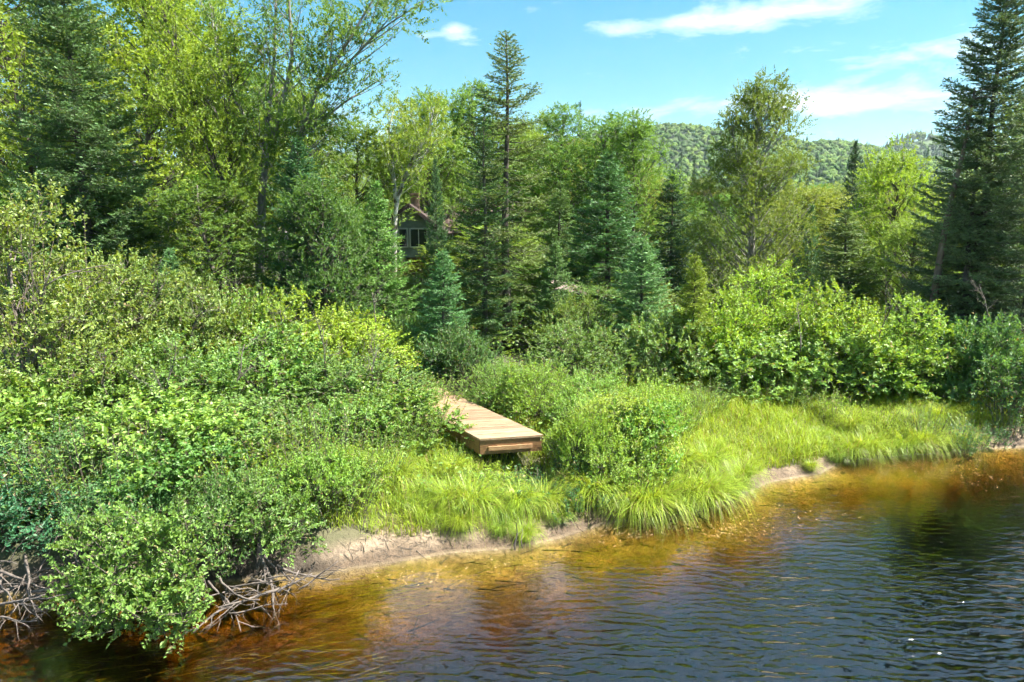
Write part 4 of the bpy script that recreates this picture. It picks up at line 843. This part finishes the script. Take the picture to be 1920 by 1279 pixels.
for i, (a, b, Ya, c, d, Yb, r) in enumerate(((525, 1105, 8.4, 400, 1150, 7.9, .025), (520, 1110, 8.3, 590, 1085, 8.5, .022), (400, 1075, 8.6, 530, 1120, 8.2, .022), (440, 1130, 8.1, 380, 1195, 7.5, .02), (520, 1060, 8.8, 620, 1095, 8.4, .02), (480, 1010, 9., 405, 1052, 8.8, .02), (390, 1090, 8.5, 470, 1165, 7.8, .02), (420, 1100, 8.4, 560, 1135, 8.1, .016), (560, 1105, 8.4, 640, 1060, 8.6, .014), (380, 1120, 8.2, 500, 1110, 8.3, .012), (430, 1150, 7.9, 540, 1130, 8.1, .011), (470, 1090, 8.5, 600, 1110, 8.3, .012), (390, 1160, 7.8, 470, 1110, 8.2, .012), (500, 1075, 8.7, 440, 1130, 8.1, .013), (560, 1070, 8.7, 500, 1130, 8.1, .011))):
    dead_branch('thin bleached stick in the brush heap right of the leaning bush', a, b, Ya, c, d, Yb, r, 240+i, 3, 'sticks of the bleached brush heap')
dead_branch('pale upright stick standing in the mud below the dock', 966, 1032, 9.82, 962, 968, 10.0, .014, 260, 1)
dead_branch('thin dead stalk beside the pale upright stick', 980, 1028, 9.85, 976, 990, 9.95, .008, 261, 1)
dead_branch('short dark stick lying on the sandy bank', 735, 1003, 10.3, 748, 1022, 10.05, .014, 262, 0)
dead_branch('bleached dead sapling at the right edge under the huge spruce', 1855, 600, 17.2, 1858, 530, 17.2, .014, 263, 5)
dead_branch('bare grey sapling behind the crest of the left thicket', 703, 620, 18., 706, 548, 18., .025, 264, 6)
dead_branch('bare twigs sticking out beside the pale alder', 30, 700, 12.6, 15, 440, 12.8, .05, 265, 6)
dead_branch('bare crooked limb inside the pale alder', 60, 690, 12.5, 95, 480, 12.4, .03, 266, 6)
dead_branch('tuft of dead twigs behind the left thicket crest', 420, 580, 17.2, 440, 515, 17., .02, 267, 7)
for i, (px, py, Y, dx) in enumerate(((250, 560, 14.6, 20), (360, 585, 14.8, -25), (520, 600, 15.4, 15), (610, 640, 14.2, -15), (430, 680, 13., 30), (210, 690, 12., -30), (120, 560, 13.4, 25), (700, 690, 14., 10), (300, 700, 12., 15), (1500, 590, 17.2, 12), (1650, 600, 17.4, -14))):
    dead_branch('bare dead twig spray poking out of the ' + ('left thicket' if px < 1000 else 'sunlit shrub group'), px, py+70, Y, px+dx, py-35, Y-.1, .018, 280+i, 6, 'bare twigs in the shrubs')
def snag():
    b = pt(1752, 560, 20.7); g = float(gz(b[0], 20.7)); base = np.array([b[0]-.1, 20.7, g]); mb = MB(); rng = np.random.default_rng(270)
    pts = np.array([pt(a, c, 20.7) for a, c in ((1748, 575), (1757, 520), (1768, 450), (1785, 370), (1805, 290), (1818, 220), (1828, 165))])-base; mb.tube(pts, np.linspace(.12, .02, 7), 8)
    for i in range(16):
        k = rng.integers(2, 6); p = pts[k]+(pts[k+1]-pts[k])*rng.random(); crooked(rng, p, np.array([rng.normal(), rng.normal(), .1]), rng.uniform(.3, .9), .018, mb, 1, 2)
    o = link('dead_tree', mb.mesh('snag', True), bark_mat('snag_bark', (.09, .06, .045), (.22, .155, .12)), None, label='broken leaning dead trunk in front of the spruces at the right', category='dead tree'); o.location = base
snag()
def bank_debris():
    rng = np.random.default_rng(301); mb = MB(); n = 420; px = rng.uniform(640, 1130, n); x = np.array([on(a, np.interp(a, [640, 1130], [1062, 984]))[0] for a in px]); y = shore(x)+rng.uniform(.03, .7, n)
    a = rng.uniform(0, 6.28, n); l = rng.uniform(.04, .28, n)*rng.random(n); P = np.stack([x, y, gz(x, y)+.012], -1); x2, y2 = x+l*np.cos(a), y+l*np.sin(a)
    mb.sticks(P, np.stack([x2, y2, gz(x2, y2)+.014], -1), rng.uniform(.003, .007, n), .002)
    link('bank_debris', mb.mesh('bank_debris'), M_STEM, kind='stuff', label='twigs and root scraps strewn over the sandy bank', category='debris')
bank_debris()
def riverbed_debris():
    rng = np.random.default_rng(303); mb = MB(); n = 300; px = rng.uniform(560, 1920, n); x = np.array([on(a, np.interp(a, [560, 960, 1240, 1440, 1920], [1075, 1028, 966, 905, 838]))[0] for a in px]); y = shore(x)-rng.uniform(.1, 2.0, n)
    a = rng.normal(size=n)*.6+.3; l = .06+.45*rng.random(n)**2.5; P = np.stack([x, y, gz(x, y)+.01], -1); x2, y2 = x+l*np.cos(a), y+l*np.sin(a)
    mb.sticks(P, np.stack([x2, y2, np.minimum(gz(x2, y2)+.02, -.02)], -1), rng.uniform(.004, .016, n), .004)
    link('sunken_twigs', mb.mesh('sunken_twigs'), M_BARK, kind='stuff', label='dark sunken twigs on the shallow riverbed', category='debris')
riverbed_debris()


# ------------------------------------------------------------------ haze
def build_haze():
    mb = MB(); mb.box((100, 1900, 140), (3400, 2100, 144)); m, nt, out = new_mat('haze')
    v = N(nt, 'ShaderNodeVolumePrincipled', Density=.00011, Anisotropy=.2); v.inputs['Color'].default_value = (.80, .90, 1., 1); nt.links.new(v.outputs[0], out.inputs['Volume'])
    link('haze', mb.mesh('haze'), m, kind='stuff')
build_haze()
